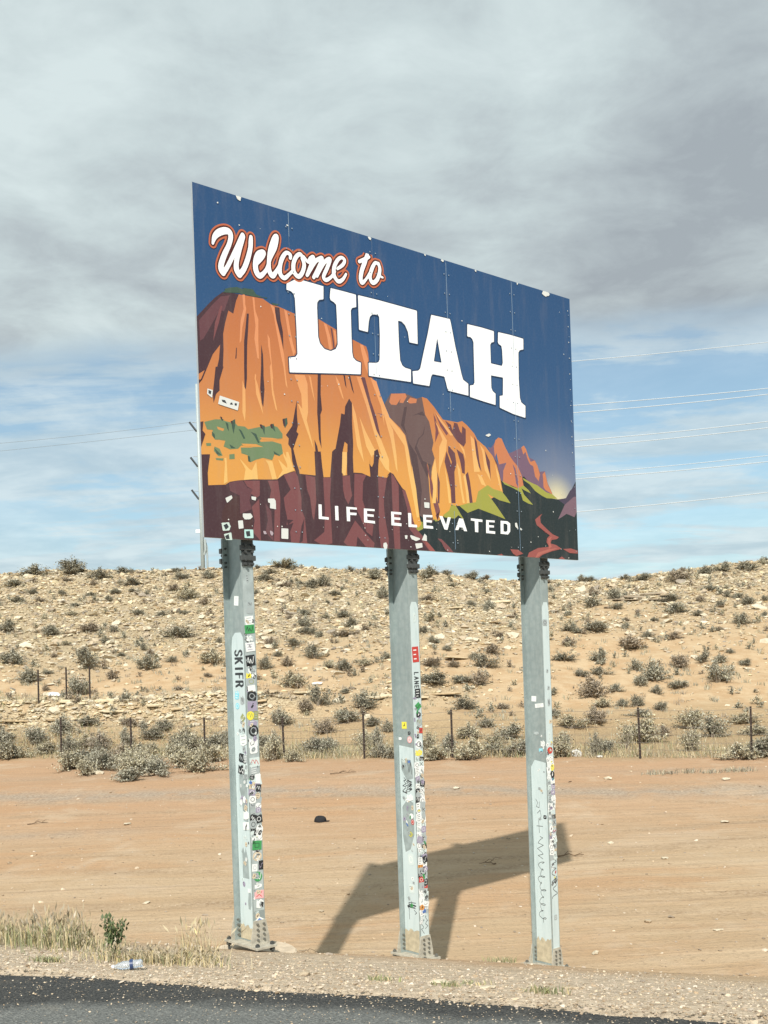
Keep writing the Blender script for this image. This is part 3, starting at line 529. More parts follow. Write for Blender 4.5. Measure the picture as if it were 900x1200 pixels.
('red',[(312.9,12.6),(322.3,7.6),(330.4,0),(322.3,0),(316.4,5.9)]),
('red',[(535.6,60.2),(530.6,54.9),(531.5,47.3),(544.1,39.5),(555.7,33.2),(568.8,30),(565.1,27.2),(553,25.3),(550.4,20.5),(562.3,18.8),(574.2,14.2),(552.2,9.7),(533,4.2),(525.5,0),(501.8,0),(505.3,6),(524.1,13),(547.8,15.7),(542.1,21.6),(543.5,27.1),(549.7,31.3),(534.6,38.2),(523.1,43.7),(520,51.1),(528.4,56.3)]),
('redlt',[(520.6,0),(518,0),(523.8,6.9),(547.6,12.6),(566.9,15.1),(547.5,9.5),(533.1,5.7)]),
('redlt',[(545.9,26.5),(553.2,30),(549.3,23.5),(552.5,15.9),(546.4,12.5)]),
('dkred',[(534.5,37.4),(545,33.4),(539.1,34.6)]),
('red',[(468.2,8.8),(483.8,8.8),(493.8,4),(480.1,0.4),(473.5,3.1)]),
('red',[(576.6,14),(593.9,15.6),(608.7,13.1),(608.5,9.1),(591.1,9.1)]),
('red',[(442.6,0),(442.6,0.2),(451.4,2.1),(454.6,0)]),
('red',[(580.7,0),(566.2,0.2),(573.7,3.6),(580.8,0)]),
('red',[(421.2,0),(421.2,0),(422,0)])]
LET={'U':[(116.4,285),(127.9,291.8),(139,293.3),(150.2,293.2),(168.3,292.7),(167.7,277.9),(161.6,276.2),(158.7,272.8),(158.1,267.4),(158.2,234.1),(160.4,226.8),(166.7,221.5),(175.7,220.6),(183.3,224.2),(186.4,229.9),(186.5,259.8),(186.1,275.3),(183,277.6),(178.1,279),(177.1,282),(178.7,292.9),(199.6,293),(216.3,292.8),(216.1,278.5),(209.5,276.2),(207.6,272.9),(207.4,242.7),(207.6,224.4),(208.8,218.6),(213.5,215.4),(220.3,214.5),(219.4,200.9),(187.2,196.9),(116.6,187.4),(116.2,203.6),(125.2,205.7),(128.2,209.4),(128.1,238.9),(127.3,270.3),(125.7,275.6),(121.9,278),(116.1,278.3)],'T':[(219.4,293),(251.8,293.4),(313.2,292.7),(312.6,252),(299,251.8),(297.1,263.8),(292.8,271.3),(287.3,274.7),(281.4,275),(281.5,246.1),(282.7,227.2),(286,221.5),(290.6,219.5),(299.9,218.9),(299.2,203.7),(232,201.1),(232.3,216.4),(244.2,218.1),(247.8,219.6),(249.7,223.2),(251.4,251.7),(251.3,273.8),(249.2,275.5),(244.8,275.3),(240.3,274.5),(236.7,271.1),(234.7,265.4),(232.7,252.4),(219.3,252.7)],'A':[(337.4,292.3),(370,293.1),(371.7,287),(377.7,261),(387.4,226.7),(390.1,219.9),(399.2,216.2),(398.6,201),(362.1,202.3),(359.5,211.1),(356.8,218.5),(357.8,217.9),(355.8,219.1),(336.2,218.9),(333.7,215.7),(331.9,209.9),(330.1,203.3),(302.9,202.6),(302.6,217.3),(312.2,219.4),(315.6,222.7),(321.7,241.8),(330.6,268.4)],'Ahole':[(346.4,265.5),(352.6,235.5),(339.2,235.1)],'H':[(401.1,292.4),(426.6,292.9),(450.6,292.2),(450,278.3),(445.1,276.5),(442.8,273.4),(442.8,249.1),(463.9,249),(465.9,253.5),(465.5,269.8),(464.2,275.6),(459.2,277),(457.8,278.9),(458.8,292.5),(483.1,293),(508.3,292.4),(507.7,278.1),(500.3,275.9),(497.4,272.1),(496.3,237.2),(497.4,211.7),(499.9,206),(507.9,202.5),(507.2,186.4),(482.9,188.6),(457.1,193.5),(457.7,208.9),(463.9,210.3),(465.4,234.1),(442.2,233.5),(442.1,217.3),(444.5,213.2),(449.8,210.7),(449.1,195.9),(426.7,197.5),(401.6,199.9),(402.3,214.5),(408.6,216.1),(410.8,219.4),(411.1,250.6),(411.4,271),(409.5,275),(406,277),(400.4,276.6)]}
S=[[(22.2,307.4,1.52),(24.8,314.9,3.04),(30.3,320.7,3.93),(38.1,324.5,3.96),(43.4,324.3,3.54),(45,319.6,3.1),(42.3,310.5,2.87),(36.5,299.2,3.29),(32,288.3,3.5),(31.7,282.3,3.72),(33.9,278.8,3.07)],[(33.9,278.8,2.85),(39.6,286.9,2.64),(47.3,300.6,2.66),(55,314.4,3.12),(59.6,322.5,3.59),(60.3,325.2,2.69)],[(59.5,321.5,3.36),(54.7,306.3,2.9),(51.2,294.5,3.11),(50.9,286.4,3.56),(54.3,281.6,3.57)],[(54.3,281.6,3.35),(60,288.3,3.14),(65.3,299.6,3.15),(69.5,312.7,2.94),(70.5,321,2.94),(71,325.7,2.26)],[(78.2,299.4,2.28),(84.1,306.8,2.98),(87.4,312.1,2.52),(85,313.1,2.52),(79.2,308.8,3.19),(75.8,299.8,3.41),(76,290.7,3.64),(80.2,286,3.42),(85.9,289.8,2.52),(91.2,297.1,2.3),(95.4,308.3,2.31),(102.3,321.1,2.56),(105.3,332.2,2.56),(104.5,335.1,2.1),(100.8,331.1,2.32),(95.8,317.6,2.77),(93.4,303.7,2.77),(93.6,294.5,3.23),(97.8,289.7,3.24),(103.8,296.7,2.33),(109.3,305.1,2.34)],[(122.7,314.5,2.15),(122.8,318.2,2.32),(117.4,319.2,2.31),(111.7,312.1,2.79),(108.3,302.6,2.78),(108.3,293.9,2.94),(113.6,290.6,2.63),(121.1,296.6,1.98),(126.7,302.2,1.99)],[(141.2,317.8,2.35),(136.7,322,2.34),(131,317.8,2.67),(127,309.6,2.82),(127,300.8,2.99),(132.9,296.2,2.67),(138.7,301.8,2.68),(141.8,311.3,2.69),(139.3,317.4,2.35)],[(141.3,320.1,2.02),(147.6,315.6,2.03),(150.6,319.9,2.54),(155.4,322.5,2.38),(149.2,308.5,2.37),(145.1,300.2,2.02)],[(146.1,301.1,2.03),(157.1,317.6,2.39),(163.9,322.9,2.57),(167.7,323.7,2.41),(160.5,309.4,2.56),(154.5,299.9,2.21)],[(159.3,302.4,2.05),(168.4,317.1,2.24),(174.4,323.7,2.42),(179.3,325.5,2.43),(174,313.8,2.59),(168.8,303.7,2.41),(172.5,300.7,2.42),(180.5,306.2,1.91),(185.6,313.3,1.92)],[(189.7,317.2,1.75),(197.8,323.5,2.29),(201,329.5,2.12),(196.1,331.5,2.11),(190.1,327.1,2.45),(184.8,317.6,2.79),(184.4,308.5,2.79),(190.1,302.9,2.63),(197.1,306.6,2.11),(202.3,313.8,1.59)],[(236.9,347.5,2.18),(232.3,335.6,3.08),(226.7,323.6,3.07),(224.3,313.8,3.06),(226.1,308.8,2.7),(232.4,314,1.81),(240.1,324.9,1.82)],[(223.1,332.8,2.16),(232.4,338,2.35),(238.7,341.7,1.82)],[(253,336.3,2.21),(247.8,336.7,2.2),(242.3,328.5,2.74),(238.8,318.4,2.73),(242.6,312.2,2.74),(250.1,317.6,2.76),(254.8,329.6,2.58),(253,337,2.21)],[(253.7,329.4,1.84),(255.5,322.7,1.48),(259,321.9,1.3)]]
LIFE=[[(150.6,44.7),(155,44.7),(154.9,31.3),(164.7,31),(164.6,28.2),(150.2,28.3)],[(174.2,44.6),(178.9,44.7),(179,28.3),(174.2,28.3)],[(190.9,44.8),(206.6,44.9),(206.5,42.5),(195.9,42.3),(195.9,38.6),(206,38.7),(205.6,36),(196,35.7),(195.9,28.4),(191.1,28.3)],[(217.2,44.7),(233.8,45),(233.7,42.6),(221.8,42.3),(221.9,38.6),(232.1,38.5),(232,35.8),(221.8,35.8),(222,31.4),(233.6,31.1),(233.8,28.1),(216.8,28.4)],[(259.6,44),(276.1,44.2),(276,41.3),(264.1,41.3),(264.1,37.5),(274.2,37.6),(274,34.9),(264.1,34.8),(264.2,31.1),(275.7,30.9),(275.6,27.6),(259.5,27.7)],[(287,44.2),(292.1,44.3),(291.9,30.8),(301.3,30.6),(301.1,27.5),(287.1,27.5)],[(311.9,43.7),(327.7,44.2),(327.6,41.4),(316.8,41.1),(316.8,37.7),(326.5,37.6),(326.3,34.9),(316.9,34.9),(316.9,31),(328.1,30.7),(328.4,27.5),(312,27.3)],[(339.4,44.2),(345.3,44),(350.8,33.8),(354.2,43.5),(359.6,43.6),(352.9,27.5),(347.6,27.9)],[(366.6,28.3),(374.3,43.4),(381.4,43.3),(387.9,27.8),(382.4,27.8),(380.3,32),(374.2,32.2),(372.2,28.4)],[(395.5,44.8),(416.8,44.4),(416.6,41.2),(408.9,41.4),(408.3,27.6),(402.4,27.8),(402.4,41.6),(395.3,41.9)],[(423.6,44.4),(439.8,44.7),(439.7,42.1),(428.6,42),(428.4,38.1),(438.3,38.1),(438.1,35.5),(428.7,35.2),(428.5,30.8),(440.1,30.6),(439.9,27.3),(422.8,27.5)],[(451.1,45.2),(464.3,45.3),(469.7,42.6),(469.2,32.1),(464.6,27.8),(450.4,28.2)]]
DH=[(456.5,41.8),(461.9,41.7),(464.1,40.3),(463.7,32.8),(461,31.2),(456.2,31.5)]
CH=[
('w',[(26.7,41.8),(35.4,45.7),(36.3,43.2),(28.6,37.2)]),
('w',[(59.6,46.4),(66.6,46.1),(65.7,42.4),(59.9,43.2)]),
('w',[(80.8,46),(90.6,46.8),(92.1,45),(91.9,34.5),(84.1,34.6),(83.2,41.9),(80.6,42.9)]),
('w',[(47.6,27.1),(59.3,28.2),(61.4,25),(58.3,21.8),(49.5,21.2),(47.5,24.1)]),
('w',[(41.8,19.7),(48,20.5),(48.7,11.5),(42.6,10.5)]),
('g',[(20.7,15.7),(30.7,17.6),(33.4,12.9),(31,8),(22.1,7.5)]),
('g',[(23.4,4.2),(33.1,6.7),(34.2,-1.4),(25.7,-1.9)]),
('c',[(49.1,10.7),(61.1,11.2),(61.2,1.8),(49.2,1.5)]),
('w',[(97.9,15),(107.4,15),(106.9,3.1),(97.4,3.2)]),
('w',[(245.5,6.4),(250.1,7.7),(252.6,4.1),(251.5,-0.7),(247,-2),(244.4,1.6)]),
('w',[(296.5,7.6),(308.9,9),(309.6,4.1),(298.1,1.5)]),
('w',[(280.1,17.1),(284.8,17.3),(284.2,12.5),(280.8,12.3)]),
('w',[(288.5,17.1),(297.9,16.7),(306.2,13.7),(299.5,10.3),(290.2,13.5)]),
('w',[(308.1,12.4),(313.2,21),(317,18.4),(316.7,11.5)]),
('w',[(313.9,59.3),(323.5,59.3),(323.2,52.3),(314.2,52.4)]),
('w',[(427.5,153.7),(435.6,157.3),(438.3,155.7),(433.2,152.1)]),
('w',[(478.7,44.2),(482.5,44.9),(485.1,36),(479.1,38.7)]),
('w',[(489,38.5),(492.5,36.5),(491.1,34.1),(488.4,36.2)]),
('w',[(23.9,148.9),(48.9,145.1),(46.9,136.4),(21.7,140.2)]),
('w',[(9.5,154.5),(16.4,153.7),(15,145.2),(8.6,148.5)]),
('m',[(82.4,11.6),(86.2,11.2),(87.8,8.2),(85.2,5.2),(82.2,7.3)]),
('m',[(73.4,10.5),(77.1,10.7),(78.5,7.1),(74.7,6.6)])]
CHD=[[(26.6,145),(30.8,145),(32.8,141.7),(27.4,142.8)],[(37.1,142.9),(39.3,143.8),(40.6,141.6),(37,141.1)],[(42.8,143.7),(45.7,143.4),(44.9,140.9),(42.5,141.2)],[(10.8,152.9),(14.3,152.2),(13.4,148.6),(10.7,149.4)],[(23.5,13.5),(27.8,15.6),(30.2,12.1),(26.1,8.9)],[(25.1,2.3),(29.5,4.6),(30.7,-0.4),(26.4,-0.9)],[(51.2,8.6),(56.3,9.5),(56.9,4),(52.4,3.2)]]
# ------------------------------------------------------------------ the welcome sign
YAW=.72221; SX,SY=-1.80513,11.17314; PW,PH=6.10,3.66; BASEZ=1.30
ZB=5.05107-3.66+4.4-BASEZ            # underside of the panel above the root
root=empty('welcome_sign',(SX,SY,BASEZ)); root.rotation_euler=(0,0,YAW)
tag(root,'large blue and orange state welcome sign with canyon artwork on three steel posts','sign')
def loc2w(u,yb,z): return root_m@Vector((u,yb,z))
root_m=Matrix.Translation((SX,SY,BASEZ))@Matrix.Rotation(YAW,4,'Z')
def paint(name,rgb=None,rough=.42,fn=None,spec=.35):
    def f(T,b):
        uvn=T.node('ShaderNodeUVMap').outputs[0]; P=T.node('ShaderNodeTexCoord').outputs['Object']
        if fn: c=fn(T,uvn)
        else: c=tuple(rgb)+(1,)
        # sun fade, dirt runs, fine scratches: wear of the printed sheet itself
        n=T.noise(T.scl(P,(2.2,2.2,.35)),3.0,6,.65); c=T.mix(T.m('MULTIPLY',T.ss(n,.48,.78),.13),c,(.30,.27,.25))
        g=T.noise(P,38,4,.7); c=T.mix(T.m('MULTIPLY',T.ss(g,.45,.75),.03),c,(.55,.55,.55))
        T.put(b.inputs['Base Color'],c); T.put(b.inputs['Roughness'],T.mr(n,.3,.7,rough,rough+.2))
    return mat(name,rough=rough,spec=spec,fn=f)
K=.76
def A(c): return tuple(v*K for v in lin(c))
def sky_fn(T,uv):
    s=T.node('ShaderNodeSeparateXYZ'); T.put(s.inputs[0],uv); u,v=s.outputs[0],s.outputs[1]
    c=T.ramp(v,[(0,A((118,134,160))),(.16,A((96,122,156))),(.38,A((66,102,146))),(.7,A((48,88,134))),(1,A((42,82,128)))])
    du=T.m('MULTIPLY',T.m('SUBTRACT',u,.93),1.5); dv=T.m('SUBTRACT',v,.22)
    r=T.m('SQRT',T.m('ADD',T.m('MULTIPLY',du,du),T.m('MULTIPLY',dv,dv)))
    c=T.mix(T.m('MULTIPLY',T.m('SUBTRACT',1,T.ss(r,.05,.34)),.50),c,A((165,168,185))+(1,))
    return T.mix(T.m('SUBTRACT',1,T.ss(r,.0,.12)),c,A((236,226,186))+(1,))
def cliff_fn(T,uv):
    s=T.node('ShaderNodeSeparateXYZ'); T.put(s.inputs[0],uv)
    return T.ramp(s.outputs[1],[(.10,A((240,172,82))),(.26,A((234,166,86))),(.42,A((216,140,84))),(.62,A((205,124,76))),(.8,A((196,116,72)))])
def light_fn(T,uv):
    s=T.node('ShaderNodeSeparateXYZ'); T.put(s.inputs[0],uv)
    return T.ramp(s.outputs[1],[(.10,A((253,206,120))),(.30,A((250,196,120))),(.55,A((240,160,108))),(.8,A((235,152,108)))])
PM={'sky':paint('printed_sky',fn=sky_fn),'cliff':paint('printed_cliff',fn=cliff_fn),'light':paint('printed_highlight',fn=light_fn)}
PM['light2']=PM['light']
for n_,c_ in dict(mauve=(128,100,122),mauvedk=(80,70,90),mauve2=(132,104,118),peak=(214,134,92),dkgreen=(40,52,54),olive=(172,172,78),brown=(116,92,90),browndk=(92,72,74),plum=(112,72,78),plumlt=(134,82,84),plumdk=(80,54,60),brownplum=(84,56,56),green=(122,144,106),greendk=(70,94,80),red=(166,92,86),redlt=(190,112,100),dkred=(100,60,60),white=(246,250,248),navy=(40,62,96),maroon=(84,30,26),rim=(206,112,76)).items():
    PM[n_]=paint('printed_'+{'mauve2':'mauve_ridge','mauvedk':'dark_mauve','dkgreen':'dark_valley','browndk':'dark_brown','plumlt':'light_plum','plumdk':'dark_plum','brownplum':'brown_plum','greendk':'dark_green','redlt':'light_red','dkred':'dark_red'}.get(n_,n_),A(c_) if n_!='white' else (.86,.87,.87))
M_alu=mat('bare_aluminium',(.52,.54,.54),rough=.45,metal=.6,var=.12)
def flat_mesh(name,polys,mats,y0=0.,step=2e-5):
    """polys: list of (matindex, [loops in cm]) stacked one above another on the panel face"""
    V=[];F=[];MI=[];UV=[]
    for i,(mi_,loops) in enumerate(polys):
        vl=[[Vector((p[0]/100,p[1]/100,0)) for p in lp] for lp in loops]; o=len(V); y=-(y0+step*i)
        flatp=[p for l in vl for p in l]
        try: tr=tessellate_polygon(vl)
        except Exception: continue
        V+=[(p.x,y,p.y+ZB) for p in flatp]
        for t in tr:
            a,b,c=[flatp[k] for k in t]; ar=(b-a).cross(c-a).z
            if abs(ar)<1e-9: continue
            F.append(tuple(k+o for k in (t if ar>0 else t[::-1]))); MI.append(mi_)
    return tri_mesh(name,V,F,MI,mats)
def tri_mesh(name,V,F,MI,mats):
    me=mesh_np(name,V,F,mats,MI); uv=me.uv_layers.new(name='UVMap'); co=np.array(V)[np.array(F).ravel()]
    uv.data.foreach_set('uv',np.stack([co[:,0]/PW,(co[:,2]-ZB)/PH],1).astype(np.float32).ravel()); return me
def region(f,x0,y0,h):
    """filled marching squares: f (ny,nx) > 0 -> polygons in the plane"""
    ny,nx=f.shape; P=[]
    ins=f>0
    full=ins[:-1,:-1]&ins[1:,:-1]&ins[:-1,1:]&ins[1:,1:]; anyi=ins[:-1,:-1]|ins[1:,:-1]|ins[:-1,1:]|ins[1:,1:]
    for j in range(ny-1):
        i=0; row=full[j]
        while i<nx-1:
            if row[i]:
                k=i
                while k<nx-1 and row[k]: k+=1
                P.append([(x0+i*h,y0+j*h),(x0+k*h,y0+j*h),(x0+k*h,y0+(j+1)*h),(x0+i*h,y0+(j+1)*h)]); i=k
            else: i+=1
    for j,i in zip(*np.nonzero(anyi&~full)):
        c=[(i,j),(i+1,j),(i+1,j+1),(i,j+1)]; v=[f[b,a] for a,b in c]; out=[]
        for k in range(4):
            a,b=c[k],c[(k+1)%4]; va,vb=v[k],v[(k+1)%4]
            if va>0: out.append((x0+a[0]*h,y0+a[1]*h))
            if (va>0)!=(vb>0):
                t=va/(va-vb); out.append((x0+(a[0]+(b[0]-a[0])*t)*h,y0+(a[1]+(b[1]-a[1])*t)*h))
        if len(out)>=3: P.append(out)
    return P
def grid(x0,x1,y0,y1,h):
    return np.meshgrid(np.arange(x0,x1+h,h),np.arange(y0,y1+h,h))
def seg_d(X,Y,a,b,ra=0,rb=0):
    dx,dy=b[0]-a[0],b[1]-a[1]; L=dx*dx+dy*dy+1e-9; t=np.clip(((X-a[0])*dx+(Y-a[1])*dy)/L,0,1)
    return np.hypot(X-a[0]-t*dx,Y-a[1]-t*dy)-(ra+(rb-ra)*t)
def sdf_poly(X,Y,P):
    d=np.full(X.shape,1e9); ins=np.zeros(X.shape,bool)
    for i in range(len(P)):
        a,b=P[i-1],P[i]; d=np.minimum(d,seg_d(X,Y,a,b))
        if a[1]!=b[1]:
            ins^=((a[1]>Y)!=(b[1]>Y))&(X<(b[0]-a[0])*(Y-a[1])/(b[1]-a[1])+a[0])
    return np.where(ins,-d,d)
def smooth_line(pts,n=4):
    out=[]
    p=[pts[0]]+list(pts)+[pts[-1]]
    for i in range(1,len(p)-2):
        for k in range(n):
            t=k/n; q=[.5*((2*p[i][c])+(-p[i-1][c]+p[i+1][c])*t+(2*p[i-1][c]-5*p[i][c]+4*p[i+1][c]-p[i+2][c])*t*t+(-p[i-1][c]+3*p[i][c]-3*p[i+1][c]+p[i+2][c])*t**3) for c in range(3)]
            out.append(q)
    out.append(pts[-1]); return out
def region_obj(name,f,x0,y0,h,y,m,label=None):
    V=[];F=[]
    for pl in region(f,x0,y0,h):
        o=len(V); V+=[(a/100,-y,b/100+ZB) for a,b in pl]
        F+=[(o,o+k,o+k+1) for k in range(1,len(pl)-1)]
    ob=link(name,tri_mesh(name,V,F,[0]*len(F),[m]),root)
    if label: ob['label']=label
    return ob
# five sheet panels, each with its own edges and a hairline joint
edge_m=mat('cut_sheet_edge',(.42,.45,.47),rough=.5,metal=.3)
for k in range(5):
    x0,x1=k*PW/5+(.0012 if k else 0),(k+1)*PW/5-(.0012 if k<4 else 0)
    V=[(x0,0,ZB),(x1,0,ZB),(x1,0,ZB+PH),(x0,0,ZB+PH),(x0,.03,ZB),(x1,.03,ZB),(x1,.03,ZB+PH),(x0,.03,ZB+PH)]
    F=[(0,1,2,3),(5,4,7,6),(4,0,3,7),(1,5,6,2),(3,2,6,7),(4,5,1,0)]
    me=mesh_np('sheet_panel',V,F,[PM['sky'],edge_m],[0,1,1,1,1,1]); uv=me.uv_layers.new(name='UVMap')
    co=np.array(V)[np.array(F).ravel()]; uv.data.foreach_set('uv',np.stack([co[:,0]/PW,(co[:,2]-ZB)/PH],1).astype(np.float32).ravel())
    link('sheet_panel',me,root)
names=sorted({c for c,_ in ART}); mats=[PM[n] for n in names]
link('printed_landscape',flat_mesh('printed_landscape',[(names.index(c),[p]) for c,p in ART],mats,.0004,2e-5),root)['label']='orange canyon cliffs, green trees and dark valley with a winding river'
# UTAH: slab letters with a thin navy keyline
for ch in 'UTAH':
    P=LET[ch]; xs=[p[0] for p in P]; ys=[p[1] for p in P]; h=1.0
    gx0,gy0=min(xs)-4,min(ys)-4; Xg,Yg=grid(gx0,max(xs)+4,gy0,max(ys)+4,h); dd=sdf_poly(Xg,Yg,P)
    if ch=='A': dd=np.maximum(dd,-sdf_poly(Xg,Yg,LET['Ahole']))
    region_obj('letter_keyline',1.3-dd,gx0,gy0,h,.0052,PM['navy'])
    region_obj('printed_letter',-dd,gx0,gy0,h,.0055,PM['white'],'white slab letter '+ch)
# "Welcome to": brush script with a maroon and an orange outline
h=.8; Xg,Yg=grid(8,275,225,345,h); dd=np.full(Xg.shape,1e9)
for st_ in S:
    sp=smooth_line(st_,4)
    for a,b in zip(sp[:-1],sp[1:]):
        dd=np.minimum(dd,seg_d(Xg,Yg,a,b,a[2]*.93,b[2]*.93))
region_obj('script_outline',3.6-dd,8,225,h,.0061,PM['rim'],'orange outer outline of the words Welcome to')
region_obj('script_outline',1.75-dd,8,225,h,.0064,PM['maroon'],'maroon inner outline of the words Welcome to')
region_obj('script_lettering',-dd,8,225,h,.0067,PM['white'],'white script lettering Welcome to')
for i,P in enumerate(LIFE):
    loops=[P]+([DH] if i==len(LIFE)-1 else [])
    link('small_letter',flat_mesh('small_letter',[(0,loops)],[PM['white']],.0055),root)['label']='small white capital '+'LIFEELEVATED'[i]
# the hole of the A in ELEVATED
# chips, peeled spots and little stickers stuck on the panel face
M_st={'w':paint('white_vinyl',(.66,.67,.64)),'g':paint('grey_green_vinyl',(.55,.66,.60)),'c':paint('pale_teal_vinyl',(.45,.68,.64)),'m':paint('faded_mauve_vinyl',(.42,.34,.38)),'k':paint('black_ink',(.035,.04,.045))}
for c,P in CH:
    cx_=sum(p[0] for p in P)/len(P); cy_=sum(p[1] for p in P)/len(P); rd=1.1 if len(P)==4 else 1.9
    Q=[(p[0]-(p[0]-cx_)/max(1,math.hypot(p[0]-cx_,p[1]-cy_))*rd,p[1]-(p[1]-cy_)/max(1,math.hypot(p[0]-cx_,p[1]-cy_))*rd) for p in P]
    x0_,y0_=min(p[0] for p in P)-1,min(p[1] for p in P)-1; Xg,Yg=grid(x0_,max(p[0] for p in P)+1,y0_,max(p[1] for p in P)+1,.4)
    region_obj('panel_sticker' if len(P)==4 else 'peeled_patch',rd*.55-sdf_poly(Xg,Yg,Q)+.35*(vnoise(Xg*.35,Yg*.35,len(P))-.5)*(len(P)!=4),x0_,y0_,.4,.0075,M_st[c])
for P in CHD: link('sticker_print',flat_mesh('sticker_print',[(0,[P])],[M_st['k']],.0082),root)
pol=[]
r=random.Random(5)
for (u,v,s_) in [(57,364,4.5),(240,364.6,3),(330,365,2),(360,364.8,2.5),(420,364.6,2),(500,364.8,2),(556,363.6,6),(562,364,4),(30,352,1.3),(120,350,1.2)]+[(r.uniform(5,605),r.choice([r.uniform(2,40),r.uniform(5,355)]),r.uniform(.4,1.1)) for _ in range(70)]+[(604,v,.9) for v in range(150,360,22)]:
    n=7; pol.append((0,[[(min(609.5,max(.5,u+s_*r.uniform(.5,1.2)*math.cos(6.283*k/n))),min(365.6,max(.4,v+s_*r.uniform(.5,1.1)*math.sin(6.283*k/n)))) for k in range(n)]]))
tag(link('paint_chips',flat_mesh('paint_chips',pol,[M_st['w']],.0071,3e-6),root),kind='stuff')
seam=[(0,[[(u-.22,2),(u+.22,2),(u+.22,v1),(u-.22,v1)]]) for u,v1 in ((122,364),(244,360),(366,363),(488,363))]
M_seam=mat('worn_joint_edge',(.20,.30,.42),rough=.6)
pol=[(0,[[(u-.3,v0),(u+.3,v0),(u+.3,v1),(u-.3,v1)]]) for u,v0,v1 in ((122,338,364),(243.6,320,345),(243.6,205,250),(366,292,363),(366,176,212),(488,250,364),(488,100,205),(488,8,98),(366,4,52))]
for q in pol: link('panel_joint_line',flat_mesh('joint',[q],[M_seam],.0059),root)
b=MB()
for u in (122,244,366,488):
    for v in range(12,362,24):
        for du in (-4.2,4.2):
            b.tube([((u+du)/100,-.0072,ZB+v/100),((u+du)/100,-.0105,ZB+v/100)],.0078,6)
for v in range(12,362,30): b.tube([(6.05,-.0072,ZB+v/100),(6.05,-.0105,ZB+v/100)],.006,6)
M_rivet=mat('painted_rivet_head',(.30,.36,.42),rough=.4,metal=.2)
tag(b.obj('rivet_heads',[M_rivet],root),kind='stuff')
# horizontal beams behind the sheets
M_galv=mat('galvanised_steel',rough=.5,fn=lambda T,b:(
    T.put(b.inputs['Base Color'],(lambda P:T.mix(T.m('MULTIPLY',T.ss(T.noise(T.scl(P,(3,3,.5)),2.2,6,.65),.42,.68),.6),T.mix(T.ss(T.noise(P,14,3,.6),.35,.65),(.325,.385,.380),(.385,.440,.430)),(.26,.305,.30)))(T.node('ShaderNodeTexCoord').outputs['Object'])),
    b.inputs['Metallic'].__setattr__('default_value',.35),b.inputs['Roughness'].__setattr__('default_value',.5)))
M_dirty=mat('dusty_steel',(.44,.415,.345),rough=.75,metal=.15,var=.18,bscale=60)
M_dark=mat('dark_steel',(.085,.09,.088),rough=.6,metal=.4,var=.2,bscale=50)
M_bolt=mat('bolt_steel',(.20,.20,.18),rough=.55,metal=.5)
M_paintw=mat('overpaint_pale_blue',rough=.6,fn=lambda T,b:T.put(b.inputs['Base Color'],(lambda P:T.mix(T.m('MULTIPLY',T.ss(T.noise(T.scl(P,(6,6,1.1)),2.5,6,.65),.45,.7),.55),(.55,.635,.635),(.43,.52,.52)))(T.node('ShaderNodeTexCoord').outputs['Object'])))
M_paintg=mat('overpaint_grey',(.30,.35,.345),rough=.6,var=.15,bscale=30)
for zz in (.45,1.85,3.2):
    b=MB(); b.box(.08,6.02,.032,.040,ZB+zz-.05,ZB+zz+.05); b.box(.08,6.02,.041,.096,ZB+zz-.005,ZB+zz+.005); b.obj('wind_beam',[M_galv],root)
# ---- posts
M_pale=mat('sunlit_zinc',(.40,.455,.45),rough=.5,metal=.1,var=.15,bscale=20)  # zinc lightened to paint in the sun on the left front flange
D,BW,TF,TW=.370,.150,.014,.010
VIS=[.70,.76,.79]      # share of the web not hidden by the near flange
PU=[.590,3.010,5.465]; CYB=.10+D/2
inkm=M_st['k']
PAL={'white':(.78,.80,.78),'black':(.03,.032,.035),'grey':(.38,.42,.42),'green':(.06,.30,.10),'yellow':(.80,.70,.08),'red':(.50,.06,.05),'blue':(.10,.20,.50),'pale':(.60,.68,.66),'cyan':(.25,.62,.72),'pink':(.80,.42,.42),'tan':(.62,.52,.38),'purple':(.34,.30,.40),'olive':(.30,.32,.14),'orange':(.62,.28,.08)}
SM={k:mat('sticker_'+k,tuple(v),rough=.45,var=.08,bscale=300) for k,v in PAL.items()}
def glyph(r,kind,w_,h_):
    """list of strokes (x0,y0,x1,y1,t) in the unit sticker"""
    g=[]
    if kind=='bars':
        for k in range(3): y=-.28+.28*k; g.append((-.32,y,r.uniform(.05,.34),y,.07))
    elif kind=='squiggle':
        p=(-.35,r.uniform(-.2,.2))
        for k in range(6): q=(-.35+.14*(k+1)*.85,r.uniform(-.34,.34)); g.append((*p,*q,.055)); p=q
    elif kind=='ring':
        for k in range(10):
            a,b=6.283*k/10,6.283*(k+1)/10; g.append((.28*math.cos(a),.28*math.sin(a),.28*math.cos(b),.28*math.sin(b),.07))
    elif kind=='blob':
        g.append((-.1,-.15,.12,.12,.19)); g.append((.05,.2,.15,.28,.10))
    elif kind=='cross': g+= [(-.3,-.3,.3,.3,.08),(-.3,.3,.3,-.3,.08)]
    elif kind=='box': g+=[(-.22,-.22,.22,-.22,.05),(.22,-.22,.22,.22,.05),(.22,.22,-.22,.22,.05),(-.22,.22,-.22,-.22,.05)]
    return g
SHC={}
